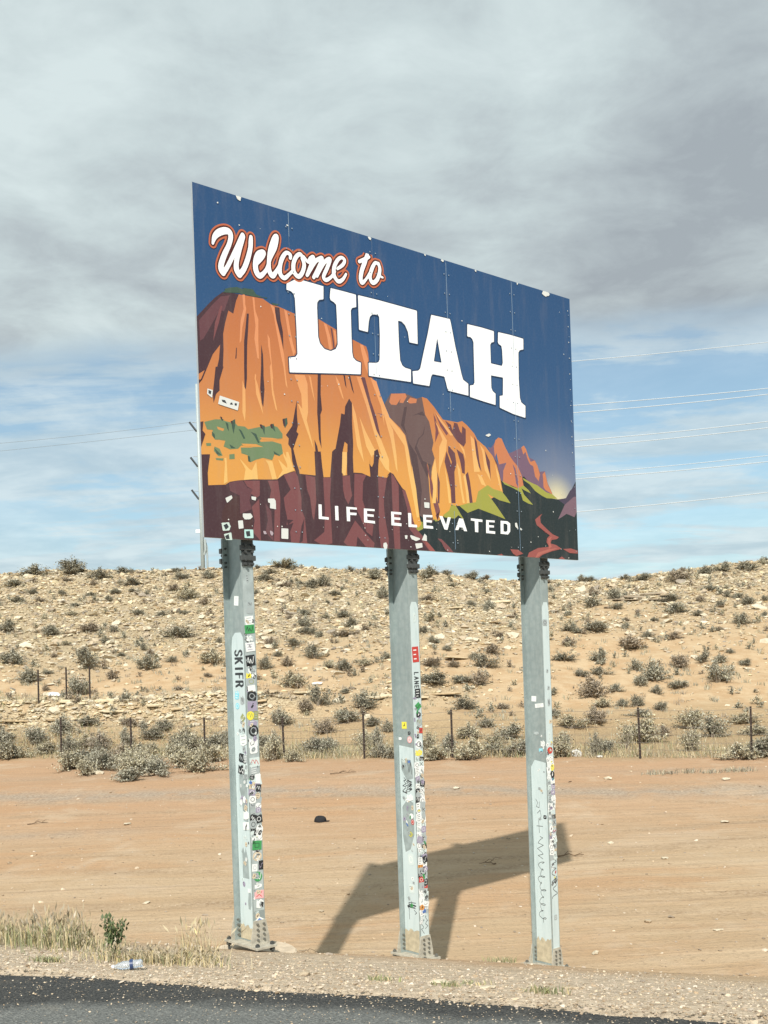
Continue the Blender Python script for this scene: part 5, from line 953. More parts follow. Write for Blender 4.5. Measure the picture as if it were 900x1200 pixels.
SHRUBS=[(-23.43,73.45,2.02,0.67),(-20.93,73.5,2.02,1.15),(-18.76,72.15,1.44,0.66),(-17.5,73.8,1.11,0.48),(-23.89,70.8,1.24,0.37),(-20.47,70.95,0.71,0.37),(-18.6,70.25,0.7,0.4),(-22.04,68.5,0.68,0.39),(-20.06,68.1,0.85,0.27),(-18.26,68.3,0.68,0.27),(-16.87,68.65,0.86,0.27),(-16.11,70.5,1.41,0.37),(-15.78,69,0.69,0.22),(-14.67,68.2,0.6,0.21),(-20.96,66.5,0.83,0.35),(-22.32,66.5,1,0.38),(-16.85,66.95,0.92,0.28),(-18.47,65.4,0.65,0.24),(-11.86,66.3,1.33,0.78),(-10.61,65,0.81,0.42),(-13.19,69.4,0.87,0.45),(-13.21,72.25,1.08,0.57),(-11.58,72.3,1.08,0.57),(-14.15,63.25,0.95,0.33),(-12.66,62.6,0.7,0.36),(-11.53,63.05,0.71,0.2),(-18.01,63.2,0.71,0.17),(-20.43,59.1,1.48,0.62),(-18,58.6,1.1,0.58),(-16.12,59.3,1.04,0.54),(-14.57,57.1,0.78,0.42),(-16.53,56.7,0.57,0.27),(-12.35,55.8,0.56,0.36),(-10.95,57.85,1.59,0.68),(-18.11,52.95,1.32,0.69),(-14.53,52.8,1.71,0.97),(-16.49,50.1,1.06,0.65),(-13.58,48.2,1.08,0.94),(-12.63,50.4,0.76,0.46),(-11.38,52.05,1.17,0.75),(-11.75,54.7,0.68,0.36),(-10.32,53.05,0.66,0.35),(-8.33,52.65,1.32,0.69),(-9.39,59.75,0.45,0.23),(-15.29,48.95,0.37,0.28),(-9.16,48,0.6,0.19),(-12.21,44.6,1.11,0.44),(-10.56,44.5,0.78,0.23),(-9.84,43.95,0.55,0.34),(-8.97,43.85,0.77,0.46),(-16.47,54.3,0.41,0.21),(-17.47,55.35,0.41,0.17),(-14.31,41.2,1.24,0.65),(-13.06,42,0.94,0.49),(-10.99,41.4,1.14,0.76),(-10.69,38.25,1.34,0.6),(-9.29,37.85,1.13,0.69),(-9.16,40.35,0.81,0.53),(-7.4,40.75,1.12,0.96),(-6.69,39.8,0.6,0.52),(-7.35,34.7,1.04,0.54),(-7.89,33.65,1.01,0.44),(-7.93,40.15,0.8,0.42),(-6.64,74.45,1.77,0.5),(-8.48,74.55,0.64,0.25),(-7.44,72.8,0.94,0.41),(-7.61,70.95,1.23,0.4),(-6.09,69.3,0.9,0.31),(-5.2,70.2,0.61,0.24),(-4.32,69.3,1.05,0.63),(-3.66,69.7,1.21,0.79),(-2.92,67.45,0.87,0.23),(-7.76,67.15,0.58,0.3),(-4.49,62.35,0.81,0.35),(-4.22,59.05,0.89,0.53),(-3.22,61.25,0.66,0.21),(-2.2,61.5,0.93,0.28),(-1.55,59.15,0.9,0.53),(-1.3,61.8,0.4,0.21),(-4.01,57.55,1.12,0.39),(-3.29,56.8,0.61,0.32),(-2.06,56.6,1.1,0.38),(-5.73,55.45,0.72,0.38),(-4.57,55.2,1.07,0.37),(-3.41,52.85,0.91,0.84),(-5.76,51.45,0.78,0.81),(-4.57,51.7,0.78,0.53),(-2.68,51.5,0.67,0.35),(-1.86,50.9,1.21,0.52),(-0.91,51.75,0.67,0.41),(-4.15,48.75,1.26,0.66),(-2.83,45.6,0.99,0.93),(-3.36,45.3,0.69,0.51),(-4.41,44.1,1.05,0.7),(-0.96,45.65,1.18,0.62),(-1.56,44.35,1.15,0.6),(-2.37,43,0.84,0.58),(-2.14,39.8,0.77,0.54),(-4.39,42,0.73,0.47),(-4.27,38.55,0.75,0.52),(-3.15,36.85,0.72,0.42),(-0.43,43.85,0.76,0.4),(-0.82,40.9,1.24,0.46),(-0.18,37,0.8,0.5),(-0.37,71.95,1.4,0.65),(0.08,66.65,0.86,0.9),(0.08,43,0.56,0.58),(3.17,72,1.56,0.81),(4.57,75,0.97,0.34),(6.32,75,1.13,0.51),(7.28,75,0.97,0.25),(4.62,70.75,0.69,0.24),(2.85,65.85,1,0.37),(5.3,65.1,0.63,0.41),(6.32,64.5,0.7,0.58),(2.66,59.55,0.9,0.47),(2.19,57.1,0.74,0.39),(6.13,56.8,0.61,0.26),(2.54,55.4,0.84,0.38),(3.16,54.05,0.58,0.31),(5.44,54.05,1.17,0.37),(2.33,51.45,1.11,0.47),(3.27,51.25,0.66,0.35),(4.71,51,1.21,0.69),(4.45,52.6,0.68,0.36),(2.33,48.9,1.48,0.5),(4.22,48.65,0.95,0.66),(3.53,48.95,1.06,0.22),(3.24,45.45,1.08,0.51),(3.98,43.1,0.65,0.49),(3.17,41.5,1.08,0.56),(4.77,41.25,1.43,0.56),(4.05,39.85,0.86,0.36),(1.72,35.7,1.08,0.48),(13.8,74.65,0.93,0.49),(16.7,74.35,0.74,0.39),(17.76,73.15,1.28,0.48),(19.66,71.6,1.43,0.75),(21.86,72.95,1.09,0.48),(23.14,73.3,1.46,0.48),(24.67,72.9,1.46,0.57),(26.16,73.8,0.55,0.39),(13.43,69,1.03,0.54),(14.51,67.5,1.18,0.71),(12.57,65.45,1.47,0.43),(13.96,64.35,0.96,0.42),(10.98,70.8,0.53,0.46),(17.52,65.6,1.31,0.43),(16.92,62.65,1.41,0.65),(19,65.05,0.65,0.42),(17.91,61.65,0.77,0.32),(20.41,67.45,1.01,0.35),(20.85,65.5,0.65,0.38),(21.37,65.05,0.81,0.37),(21.4,63.45,0.95,0.5),(22.51,63.9,0.64,0.33),(19.67,59.2,1.04,0.65),(21.29,60.35,0.45,0.32),(15.16,60.5,0.68,0.24),(11.38,58.15,1.6,0.53),(9.92,58.45,0.88,0.31),(10.38,58.1,0.73,0.3),(13.74,56.5,0.64,0.37),(15.07,56.2,0.84,0.37),(9.49,55.35,0.83,0.36),(12.2,54.55,1.5,0.71),(10.5,52.65,1.05,0.62),(8.79,52.8,1.19,0.41),(11.67,50.55,0.76,0.53),(13.9,51.15,1.02,0.67),(12.16,48.9,1.22,0.89),(15.23,51.7,0.9,0.47),(15.91,51.6,0.77,0.38),(17.06,51.2,0.64,0.29),(14.82,48.35,1.33,0.95),(11.37,48.15,0.72,0.5),(11.76,46.95,0.7,0.37),(12.96,47.8,1.07,0.25),(8.98,46.9,1.29,0.86),(10.07,47.5,0.71,0.37),(10.04,50.45,0.88,0.4),(9.04,50.05,0.75,0.39),(9.13,45.35,0.91,0.41),(9.91,45.4,0.57,0.36),(10.47,45.35,0.68,0.47),(11.4,44.8,0.67,0.41),(8.33,43.2,0.97,0.68),(7.26,42.7,1.17,0.56),(10.28,43.95,0.88,0.34),(8.96,38.8,1.45,0.96),(10.23,40.3,0.81,0.42),(11.79,42.1,1.16,0.82),(11.73,39.2,1.08,0.82),(14.1,42.7,1.07,0.45),(13.35,39.25,1.08,0.41),(7.34,47.3,0.59,0.31),(6.89,44.25,0.66,0.35),(16.44,46.9,0.29,0.37)]
# ------------------------------------------------------------------ shrubs
def shrub_parts(seed,nst=80,leafs=11,flat=1.0,ls=.045):
    r=np.random.default_rng(seed); TV=[];TF=[];LV=[];LF=[]
    clumps=[(r.uniform(0,2*math.pi),r.uniform(.1,.95)) for _ in range(9)]
    for i in range(nst):
        a,e=clumps[i%9]; a+=r.normal(0,.33); t=np.clip(e+r.normal(0,.16),.02,1.12)      # t: 0 upright .. 1 spreading
        L=r.uniform(.62,1.05)*(1.0-.12*math.sin(seed+a*2)); dx,dy,dz=math.cos(a)*t*.5,math.sin(a)*t*.5,math.sqrt(max(.06,1.08-t*t))
        p0=np.array([math.cos(a)*t*.10,math.sin(a)*t*.10,-.03]); p1=np.array([dx*L*.55,dy*L*.55,dz*L*.55]); p2=np.array([dx*L*1.04,dy*L*1.04,dz*L*.97])
        for A_,B_,w0,w1 in ((p0,p1,.010,.006),(p1,p2,.006,.002)):
            s=np.array([-math.sin(a),math.cos(a),0]); o=len(TV); TV+=[A_-s*w0,A_+s*w0,B_+s*w1,B_-s*w1]; TF.append((o,o+1,o+2,o+3))
        for k in range(leafs):
            q=r.uniform(.35,1.05); c=(p1+(p2-p1)*(q-.5)/.5 if q>.5 else p0+(p1-p0)*q/.5)+r.normal(size=3)*np.array([.028,.028,.05])
            n=r.normal(size=3); n/=np.linalg.norm(n); u=np.cross(n,[0,0,1.]); u/=np.linalg.norm(u)+1e-6; v=np.cross(n,u); h=ls*r.uniform(.5,1.25); w_=h*r.uniform(.25,.5)
            c[2]=max(c[2],.01); o=len(LV); LV+=[c-v*h,c+u*w_,c+v*h,c-u*w_]; LF.append((o,o+1,o+2,o+3))
    return TV,TF,LV,LF
def fol(name,c,isl=.4): 
    return mat(name,c,rough=.85,spec=.12,island=isl)
FM=[fol('sage_foliage',(.350,.332,.255)),fol('dark_sage_foliage',(.300,.280,.212)),fol('dry_brown_foliage',(.345,.285,.212)),fol('straw_grey_foliage',(.44,.40,.285))]
TWM=mat('grey_twigs',(.30,.255,.195),rough=.9,island=.2)
HUE=['grey-green','dark sage','dry brown','straw-grey']
protos=[]
for i in range(8):
    TV,TF,LV,LF=shrub_parts(40+i,nst=150+8*(i%3),leafs=14,ls=.043)
    protos.append((mesh_np('twigs',TV,TF,TWM),[mesh_np('foliage',LV,LF,m) for m in FM]))
def make_shrub(x,y,w_,h_,i,hue):
    r=empty('desert_shrub',(x,y,gz(x,y)-.02)); r.rotation_euler=(0,0,random.uniform(0,6.28)); r.scale=(w_,w_*.9,h_)
    tw,fo=protos[i%8]; link('foliage',fo[hue],r); link('twigs',tw,r); return r
SR=[]
rr=random.Random(21)
for i,(x,y,w_,h_) in enumerate(SHRUBS):
    near=y<43; hue=rr.choices([0,1,2,3],[4,4,2.2,.9] if not near else [3,1.5,1.5,5])[0]
    SR.append((x,y,w_*1.42,min(max(h_,.36*w_)*1.0,w_*.85),i,hue))
# smaller neighbours that fill the slope and the skyline
cand=[]
for _ in range(4000):
    y=43+33*rr.random()**.8; x=rr.uniform(-.385,.385)*y
    if all((x-a)**2+((y-b)*.8)**2>(.75+.35*c)**2 for a,b,c,*_ in SR+cand): cand.append((x,y,rr.uniform(.40,.85),rr.uniform(.22,.42),rr.randrange(8),rr.choices([0,1,2,3],[4,4,3,1])[0]))
    if len(cand)>=62: break
for _ in range(15): cand.append((rr.uniform(-11,-5.6),rr.uniform(34.8,38),rr.uniform(1.1,1.7),rr.uniform(.45,.75),rr.randrange(8),rr.choice([0,3,3])))
x=-17.5
while x<16:
    dens=.75 if (x<-4 or -1<x<7) else 1.5
    cand.append((x,37.4-.34*x+rr.uniform(-1.6,2.6),rr.uniform(.8,1.7),rr.uniform(.40,.85),rr.randrange(8),rr.choice([0,0,3,3,1]))); x+=rr.uniform(.5,1.2)*dens
x=-27
while x<28:
    cand.append((x,75+rr.uniform(-1.2,.2),rr.uniform(.5,1.3),rr.uniform(.22,.42),rr.randrange(8),rr.choice([0,1,1,2]))); x+=rr.uniform(2.2,4.2)
SR+=cand
POSTX=[-.128,.017,.150]     # bearings of the three sign posts (x/y)
def zone(x,y):
    t=x/y; c=0 if t<-.145 else 1 if t<.015 else 2 if t<.14 else 3
    d=0 if y<43 else 1 if y<53 else 2 if y<63 else 3 if y<71 else 4
    return d,c
ZD=['beside wire fence','low on slope','halfway up slope','high on slope','on the skyline']
ZC=['left of the left post','between left and middle posts','between middle and right posts','right of the right post']
bins={}; SR.sort(key=lambda t:-t[2]/t[1]); SR=SR[:300]
for t in SR: bins.setdefault(zone(t[0],t[1]),[]).append(t)
ORD=['leftmost of']+['%s from left of'%s for s in 'second third fourth fifth sixth seventh eighth ninth tenth eleventh twelfth thirteenth fourteenth fifteenth sixteenth seventeenth eighteenth nineteenth twentieth twenty-first twenty-second twenty-third twenty-fourth twenty-fifth twenty-sixth twenty-seventh twenty-eighth twenty-ninth thirtieth thirty-first thirty-second thirty-third thirty-fourth thirty-fifth thirty-sixth thirty-seventh thirty-eighth thirty-ninth fortieth forty-first forty-second forty-third forty-fourth forty-fifth forty-sixth forty-seventh forty-eighth forty-ninth fiftieth'.split()]
for (d_,c_),L in sorted(bins.items()):
    L.sort(key=lambda t:t[0]/t[1])
    for j,t in enumerate(L):
        o=make_shrub(*t); tag(o,'%s shrub %s, %s those %s'%(HUE[t[5]],ZD[d_],ORD[j],ZC[c_]),'shrub','desert shrubs on the hillside and along the fence')
# ------------------------------------------------------------------ grasses
def blades(name,pts,hts,wd,mats,lean=.35,mi=None,head=False,zoff=0):
    n=len(pts); a=rng.uniform(0,2*math.pi,n); ln=rng.normal(0,lean,n)*hts; b=rng.uniform(0,2*math.pi,n)
    z=terrain(pts[:,0],pts[:,1])+zoff; sx,sy=np.cos(a)*wd,np.sin(a)*wd; ox,oy=np.cos(b)*ln,np.sin(b)*ln
    V=np.zeros((n,5,3)); V[:,0]=np.stack([pts[:,0]-sx,pts[:,1]-sy,z-.01],1); V[:,1]=np.stack([pts[:,0]+sx,pts[:,1]+sy,z-.01],1)
    V[:,2]=np.stack([pts[:,0]+sx*.8+ox*.35,pts[:,1]+sy*.8+oy*.35,z+hts*.55],1); V[:,3]=np.stack([pts[:,0]-sx*.8+ox*.35,pts[:,1]-sy*.8+oy*.35,z+hts*.55],1)
    V[:,4]=np.stack([pts[:,0]+ox,pts[:,1]+oy,z+hts],1)
    o=(np.arange(n)*5)[:,None]
    F=np.concatenate([np.stack([o[:,0],o[:,0]+1,o[:,0]+2],1),np.stack([o[:,0],o[:,0]+2,o[:,0]+3],1),np.stack([o[:,0]+3,o[:,0]+2,o[:,0]+4],1)])
    V=V.reshape(-1,3); m=None if mi is None else np.concatenate([mi]*3)
    if head:
        k=rng.uniform(size=n)<.5; q=np.nonzero(k)[0]; hw=wd*2.6 if np.isscalar(wd) else wd[k]*2.6
        tip=np.stack([pts[q,0]+ox[q],pts[q,1]+oy[q],z[q]+hts[q]],1); hh=hts[q]*.22; dv=np.stack([ox[q]*.25,oy[q]*.25,hh],1)
        sd_=np.stack([np.cos(a[q])*hw,np.sin(a[q])*hw,q*0],1); HV=np.stack([tip-dv*.3,tip+dv*.3+sd_,tip+dv,tip+dv*.3-sd_],1).reshape(-1,3)
        base=len(V); oo=base+np.arange(len(q))*4; F=np.concatenate([F,np.stack([oo,oo+1,oo+2],1),np.stack([oo,oo+2,oo+3],1)]); V=np.concatenate([V,HV])
        if m is not None: m=np.concatenate([m,np.full(2*len(q),len(mats)-1)])
    return mesh_np(name,V,F,mats,m)
G_straw=fol('straw_grass',(.50,.42,.26),.3); G_green=fol('olive_grass',(.25,.26,.14),.3); G_head=fol('seed_heads',(.38,.315,.215),.3); G_grey=fol('grey_brush_grass',(.36,.325,.225),.3)
def patchpts(n,cx,cy,sx,sy,tx=0):
    x=rng.normal(0,1,n)*sx; y=rng.normal(0,1,n)*sy+x*tx; return np.stack([cx+x,cy+y],1)
# roadside dry grass at the left
xs=np.concatenate([rng.uniform(-5.2,-3.15,1700),rng.uniform(-3.4,-2.75,330)]); ys=road_edge(xs)+2.15+rng.normal(0,.33,len(xs))
pts=np.stack([xs,ys],1); ht=rng.uniform(.07,.32,len(xs))*np.where(xs<-3.2,1,.5)*(.7+.5*vnoise(xs*4,ys*2,3))
tag(link('dry_roadside_grass',blades('dry_roadside_grass',pts,ht,.0042,[G_straw,G_green,G_head],.35,rng.choice([0,1],len(xs)),True)),'tall dry straw grass with seed heads at the left road shoulder','grass',kind='stuff')
pts=np.concatenate([patchpts(420,-1.95,9.72,.26,.16,-.33),patchpts(330,-2.35,9.75,.30,.14,-.33)]); n=len(pts)
tag(link('short_dry_grass',blades('short_dry_grass',pts,rng.uniform(.04,.14,n),.0045,[G_straw,G_green,G_head],.5,rng.choice([0,0,0,1],n),True)),'short bleached grass beside the plastic bottle','grass',kind='stuff')
pts=patchpts(90,-1.78,10.0,.10,.08); tag(link('seed_grass_tuft',blades('seed_grass_tuft',pts,rng.uniform(.22,.36,90),.004,[G_straw,G_head],.4,None,True)),'thin tuft of brown seed grass just left of the left post foot','grass tuft')
gt=0
for (x,y,n_,h_,lb) in [(1.13,8.15,110,.07,'green weed tuft on the gravel in front of the right post'),(-.12,8.75,70,.05,'low green weed on the gravel between left and middle posts'),(.42,8.45,60,.05,'small weed at the gravel edge below the middle post'),(.62,8.6,50,.045,'tiny weed on the gravel just right of the middle post foot'),(1.55,15.4,80,.13,'dark weed on the dirt left of the right post foot'),(1.72,15.1,50,.08,'little weed on the dirt beside the right post foot'),(-3.05,9.55,160,.06,'low green weeds at the foot of the tall roadside grass')]:
    pts=patchpts(n_,x,y,.07 if h_<.1 else .10,.05,-.3); m=blades('weed_tuft',pts-np.array([x,y])*0,rng.uniform(.4,1,n_)*h_,.006,[G_green,G_straw],.9,rng.choice([0,0,1],n_)); tag(link('weed_tuft',m),lb,'weed',kind='stuff')
# grey brush grass filling the strip at the fence
n=26000; xs=rng.uniform(-19,16,n); ys=37.0-.33*xs+np.abs(rng.normal(0,2.4,n))-.5
dn=np.clip(.30+1.1*vnoise(xs*.45,ys*.6,61)-.2*smoothstep(7,10,xs)*1.5-.45*smoothstep(-3,-1.0,xs)*(1-smoothstep(1.5,4,xs)),.04,1); k=rng.uniform(size=n)<dn; xs,ys=xs[k],ys[k]
tag(link('brush_grass',blades('brush_grass',np.stack([xs,ys],1),rng.uniform(.08,.40,len(xs))*(.4+.8*vnoise(xs*.7,ys*.7,62)),.009,[G_grey,G_straw,G_green],.7,rng.choice([0,0,1,1,2],len(xs)))),'pale dry brush grass growing along the foot of the wire fence','grass',kind='stuff')
# shrubs too small to pick apart, scattered over the whole slope
SV=[shrub_parts(90+i,nst=26,leafs=7,ls=.10)[2:] for i in range(5)]; cx=rng.uniform(-30,30,900); cy=rng.uniform(43.5,75.5,900); k=(np.abs(cx)<cy*.40)&(rng.uniform(size=900)<.35+.65*vnoise(cx*.25,cy*.3,88)); cx,cy=cx[k],cy[k]
VV=[];FF=[];MM=[];o_=0
for x,y in zip(cx,cy):
    LV,LF=SV[rng.integers(5)]; a=rng.uniform(0,6.28); w_=rng.uniform(.32,.75); v=np.array(LV)*np.array([w_,w_,w_*rng.uniform(.45,.7)]); v=np.stack([v[:,0]*math.cos(a)-v[:,1]*math.sin(a)+x,v[:,0]*math.sin(a)+v[:,1]*math.cos(a)+y,v[:,2]+gz(x,y)],1)
    VV.append(v); FF.append(np.array(LF)+o_); o_+=len(v); MM+= [int(rng.choice([0,0,1,2,3]))]*len(LF)
tag(link('small_scrub',mesh_np('small_scrub',np.concatenate(VV),np.concatenate(FF),FM,MM)),'low scattered scrub between the rocks all over the hillside','scrub',kind='stuff')
# small tufts over the slope
cx,cy=rng.uniform(-32,32,1500),rng.uniform(43,76,1500); m_=np.abs(cx)<cy*.42; cx,cy=cx[m_],cy[m_]
pts=np.stack([np.repeat(cx,16)+rng.normal(0,.09,len(cx)*16),np.repeat(cy,16)+rng.normal(0,.09,len(cx)*16)],1); n=len(pts)
tag(link('hillside_tufts',blades('hillside_tufts',pts,rng.uniform(.06,.24,n),.014,[FM[0],FM[1],FM[2],G_grey],.6,np.repeat(rng.integers(0,4,len(cx)),16))),'small dry tufts dotted between the rocks of the hillside','tufts',kind='stuff')
# leafy green weed beside the bottle
wx,wy=-2.70,10.40; r0=empty('leafy_weed',(wx,wy,gz(wx,wy))); tag(r0,'bushy green weed standing in the dry grass above the plastic bottle','weed')
b=MB(); LV=[];LF=[]; r=np.random.default_rng(5)
for i in range(9):
    a=r.uniform(0,6.28); t=r.uniform(.02,.30); tipz=r.uniform(.26,.44); p=[(0,0,0),(math.cos(a)*t*.35,math.sin(a)*t*.35,tipz*.5),(math.cos(a)*t*.6,math.sin(a)*t*.6,tipz)]; b.tube(p,.005,5,r2=.002)
    for k in range(46):
        q=r.uniform(.15,1); c=np.array(p[1])*min(1,q*2)+ (np.array(p[2])-np.array(p[1]))*max(0,q*2-1)+r.normal(0,.022,3); n_=r.normal(size=3); n_/=np.linalg.norm(n_); u=np.cross(n_,[0,0,1.]); u/=np.linalg.norm(u); v=np.cross(n_,u); h=r.uniform(.014,.032)
        o=len(LV); LV+=[c-v*h,c+u*h*.55,c+v*h,c-u*h*.55]; LF.append((o,o+1,o+2,o+3))
b.obj('stem',[fol('green_stem',(.16,.20,.08))],r0); link('leaves',mesh_np('leaves',LV,LF,fol('weed_leaves',(.12,.15,.075),.4)),r0)
# ------------------------------------------------------------------ wire fence
M_tp=mat('rusty_fence_steel',(.060,.045,.038),rough=.8,var=.3); M_wire=mat('dull_fence_wire',(.20,.17,.14),rough=.6,metal=.4)
fe=empty('wire_fence',(0,37.2,gz(0,37.2))); tag(fe,'wire fence with dark steel posts running across the foot of the hill','fence')
FP=[(-18.6,43.4),(-15.4,42.3),(-12.35,41.2),(-9.45,40.2),(-6.57,39.2),(-3.61,38.1),(-.77,36.95),(2.17,36.0),(5.04,34.9),(7.87,33.75),(10.98,32.7),(14.2,31.6),(17.5,30.5)]
def t_post(parent,x,y,h,lean=0):
    z=gz(x,y); b=MB(); b.box(-.036,.036,-.004,.004,-.3,h); b.box(-.004,.004,-.0300,-.0045,-.3,h-.002)
    for k in range(8): b.box(-.010,.010,-.040,-.0305,.25+k*.15,.27+k*.15)
    o=b.obj('fence_post',[M_tp],parent); o.location=Vector((x,y,z))-parent.location; o.rotation_euler=(R(lean),R(lean*.7),.33); return z+h
hts=[]
for i,(x,y) in enumerate(FP): 
    h=1.60 if i>5 else 1.45; t_post(fe,x,y,h,random.uniform(-1,1)); hts.append((x,y,gz(x,y),h))
for lvl,rad in ((.96,.008),(.80,.0075),(.64,.0075),(.48,.007),(.32,.007),(.18,.007)):
    pts=[]
    for a,b_ in zip(hts[:-1],hts[1:]):
        for q in range(4):
            t=q/4; pts.append((a[0]+(b_[0]-a[0])*t,a[1]+(b_[1]-a[1])*t-.046,(a[2]+a[3]*lvl)*(1-t)+(b_[2]+b_[3]*lvl)*t-.05*t*(1-t)*4*(.3+lvl)))
    mb=MB(); mb.tube([Vector(p)-fe.location for p in pts],rad,4); mb.obj('strand',[M_wire],fe)
mb=MB()
for a,b_ in zip(hts[:-1],hts[1:]):
    n=int(math.hypot(a[0]-b_[0],a[1]-b_[1])/.33)
    for q in range(1,n):
        t=q/n; x=a[0]+(b_[0]-a[0])*t; y=a[1]+(b_[1]-a[1])*t-.046; z0=a[2]*(1-t)+b_[2]*t; hh=a[3]*(1-t)+b_[3]*t; sg=.04*t*(1-t)*4
        mb.tube([Vector((x,y,z0+.10*hh))-fe.location,Vector((x,y,z0+hh*.64-sg))-fe.location],.003,3,cap=False)
tag(mb.obj('mesh_wires',[M_wire],fe),kind='stuff')
for x,y,lb in ((-14.6,45.75,'leftmost of three bare steel posts on the rock bench at left'),(-13.55,46.2,'middle one of three bare steel posts on the rock bench at left'),(-12.69,46.7,'rightmost of three bare steel posts on the rock bench at left')):
    r0=empty('steel_stake',(x,y,gz(x,y))); t_post(r0,x,y,1.38,1); tag(r0,lb,'post','bare posts on the rock bench')
# ------------------------------------------------------------------ power line
M_pole=mat('pale_steel_pole',(.40,.45,.45),rough=.6,metal=.2,var=.1); M_ins=mat('dark_insulator',(.06,.065,.07),rough=.5); M_cond=mat('sunlit_conductor',(.50,.54,.57),rough=.55,metal=.2)  # conductor grey lightened to paint in the sun on the right-hand wires
PB=Vector((-16.35,100.,gz(-16.35,100)-.3)); PTOP=30.95
po=empty('utility_pole',PB); tag(po,'tall slim steel utility pole behind the left edge of the sign','utility pole')
H_=PTOP-PB.z
b=MB(); b.tube([(0,0,0),(0,0,H_)],.20,14,r2=.15); b.obj('pole_shaft',[M_pole],po,smooth=True)
b=MB(); b.tube([(.42,0,0),(.42,0,6.2),(.30,0,6.6),(.17,0,6.7)],.085,8); b.obj('cable_riser',[M_pole],po,smooth=True)
for zz in (26.55,23.3,20.3):
    b=MB(); p0=Vector((-.14,-.02,zz-PB.z)); p1=Vector((-.80,-.05,zz+.92-PB.z)); n=9
    pts=[p0+(p1-p0)*q/(2*n) for q in range(2*n+1)]; b.tube(pts,[.075+.035*(q%2) for q in range(2*n+1)],8); b.obj('insulator',[M_ins],po)
    b=MB(); b.box(-.22,.28,-.08,.08,zz-.10-PB.z,zz+.06-PB.z); b.obj('insulator_bracket',[M_pole],po)
    b=MB(); b.tube([(.18,0,zz-PB.z+.1),(.62,0,zz-PB.z+.55)],.08,8); b.obj('insulator',[M_ins],po)
b=MB(); b.box(-.55,-.15,-.1,.1,17.25-PB.z,17.55-PB.z); b.obj('pole_box',[mat('white_box',(.75,.77,.77),rough=.5)],po)
b=MB(); b.tube([(.18,-.12,15.2-PB.z),(.30,-.2,15.6-PB.z),(.30,-.2,16.6-PB.z)],.10,8); b.obj('pole_fitting',[M_pole],po)
def parab(p,q,r):
    A_=np.array([[t[0]**2,t[0],1] for t in (p,q,r)]); return np.linalg.solve(A_,[t[1] for t in (p,q,r)])
WR=[((-16.35,30.95),(18.56,31.89),(36.37,33.02),'topmost thin ground wire crossing the sky right of the sign',.030),
 ((-16.9,27.45),(18.42,27.81),(36.23,28.77),'upper wire of the highest conductor pair crossing the sky',.036),
 ((-16.2,27.0),(18.39,27.14),(36.21,28.22),'lower wire of the highest conductor pair crossing the sky',.036),
 ((-16.9,24.3),(18.31,24.55),(36.12,25.72),'upper wire of the middle conductor pair crossing the sky',.036),
 ((-16.2,23.8),(18.29,23.98),(36.1,25.14),'lower wire of the middle conductor pair crossing the sky',.036),
 ((-16.9,21.1),(18.2,21.48),(36.02,22.58),'upper wire of the lowest conductor pair crossing the sky',.030),
 ((-16.2,20.8),(18.19,21.02),(36.0,22.02),'lower wire of the lowest conductor pair crossing the sky',.036),
 ((-16.2,17.4),(18.08,17.99),(35.9,19.19),'bottom wire crossing the sky just above the hill',.036)]
for i,(p,q,r_,lb,rad) in enumerate(WR):
    c=parab(p,q,r_); xs=np.linspace(p[0],75,46); b=MB(); b.tube([(x,100+.02*i*0,float(c[0]*x*x+c[1]*x+c[2])) for x in xs],rad,5); tag(b.obj('power_line',[M_cond],smooth=True),lb,'power line','power lines right of the sign')
WL=[((-17.15,27.45),(-25.59,26.71),(-34.66,26.12),'higher dark wire running left from the utility pole',.015),((-16.6,26.75),(-25.22,26.07),(-34.68,25.41),'lower dark wire running left from the utility pole',.015)]
M_cd=mat('shaded_conductor',(.22,.25,.27),rough=.6)  # same conductor in a darker grey, coloured as away from the sun
for p,q,r_,lb,rad in WL:
    c=parab(p,q,r_); xs=np.linspace(p[0],-62,24); b=MB(); b.tube([(x,100,float(c[0]*x*x+c[1]*x+c[2])) for x in xs],rad,5); tag(b.obj('power_line',[M_cd],smooth=True),lb,'power line','power lines left of the pole')
# ------------------------------------------------------------------ litter
def lathe(prof,n=20):
    V=[(x,r_*math.cos(6.2832*k/n),r_*math.sin(6.2832*k/n)) for x,r_ in prof for k in range(n)]
    F=[(i*n+k,i*n+(k+1)%n,(i+1)*n+(k+1)%n,(i+1)*n+k) for i in range(len(prof)-1) for k in range(n)]
    return V,F
bz=gz(-2.22,9.05)
bo=empty('plastic_bottle',(-2.22,9.05,bz+.045)); bo.rotation_euler=(0,R(4),R(188)); tag(bo,'clear crushed plastic bottle with a blue label lying on the gravel','bottle')
def pet(T,b):
    b.inputs['Base Color'].default_value=(.80,.87,.95,1); b.inputs['Roughness'].default_value=.12; b.inputs['Transmission Weight'].default_value=.75; b.inputs['IOR'].default_value=1.3; b.inputs['Specular IOR Level'].default_value=.6
M_pet=mat('clear_plastic',fn=pet)
prof=[(-.118,.006),(-.120,.028),(-.112,.040),(-.09,.041),(-.085,.037),(-.07,.042),(-.06,.038),(-.045,.042),(-.03,.038),(-.01,.041),(.035,.041),(.06,.037),(.085,.024),(.10,.014),(.118,.013)]
V,F=lathe(prof); r=np.random.default_rng(3); V=[(x+.002*r.normal(),y*(1+.10*math.sin(x*60)),z*(.84+.06*math.sin(x*90+y*40))) for x,y,z in V]
link('bottle_body',mesh_np('bottle_body',V,F,M_pet,smooth=True),bo)
V,F=lathe([(-.045,.0432),(-.018,.0432)]); link('label_band',mesh_np('label_band',V,F,[mat('blue_label',(.035,.06,.14),rough=.4),mat('label_white',(.7,.75,.8),rough=.4)],[1 if 5<k<10 else 0 for k in range(len(F))]),bo)
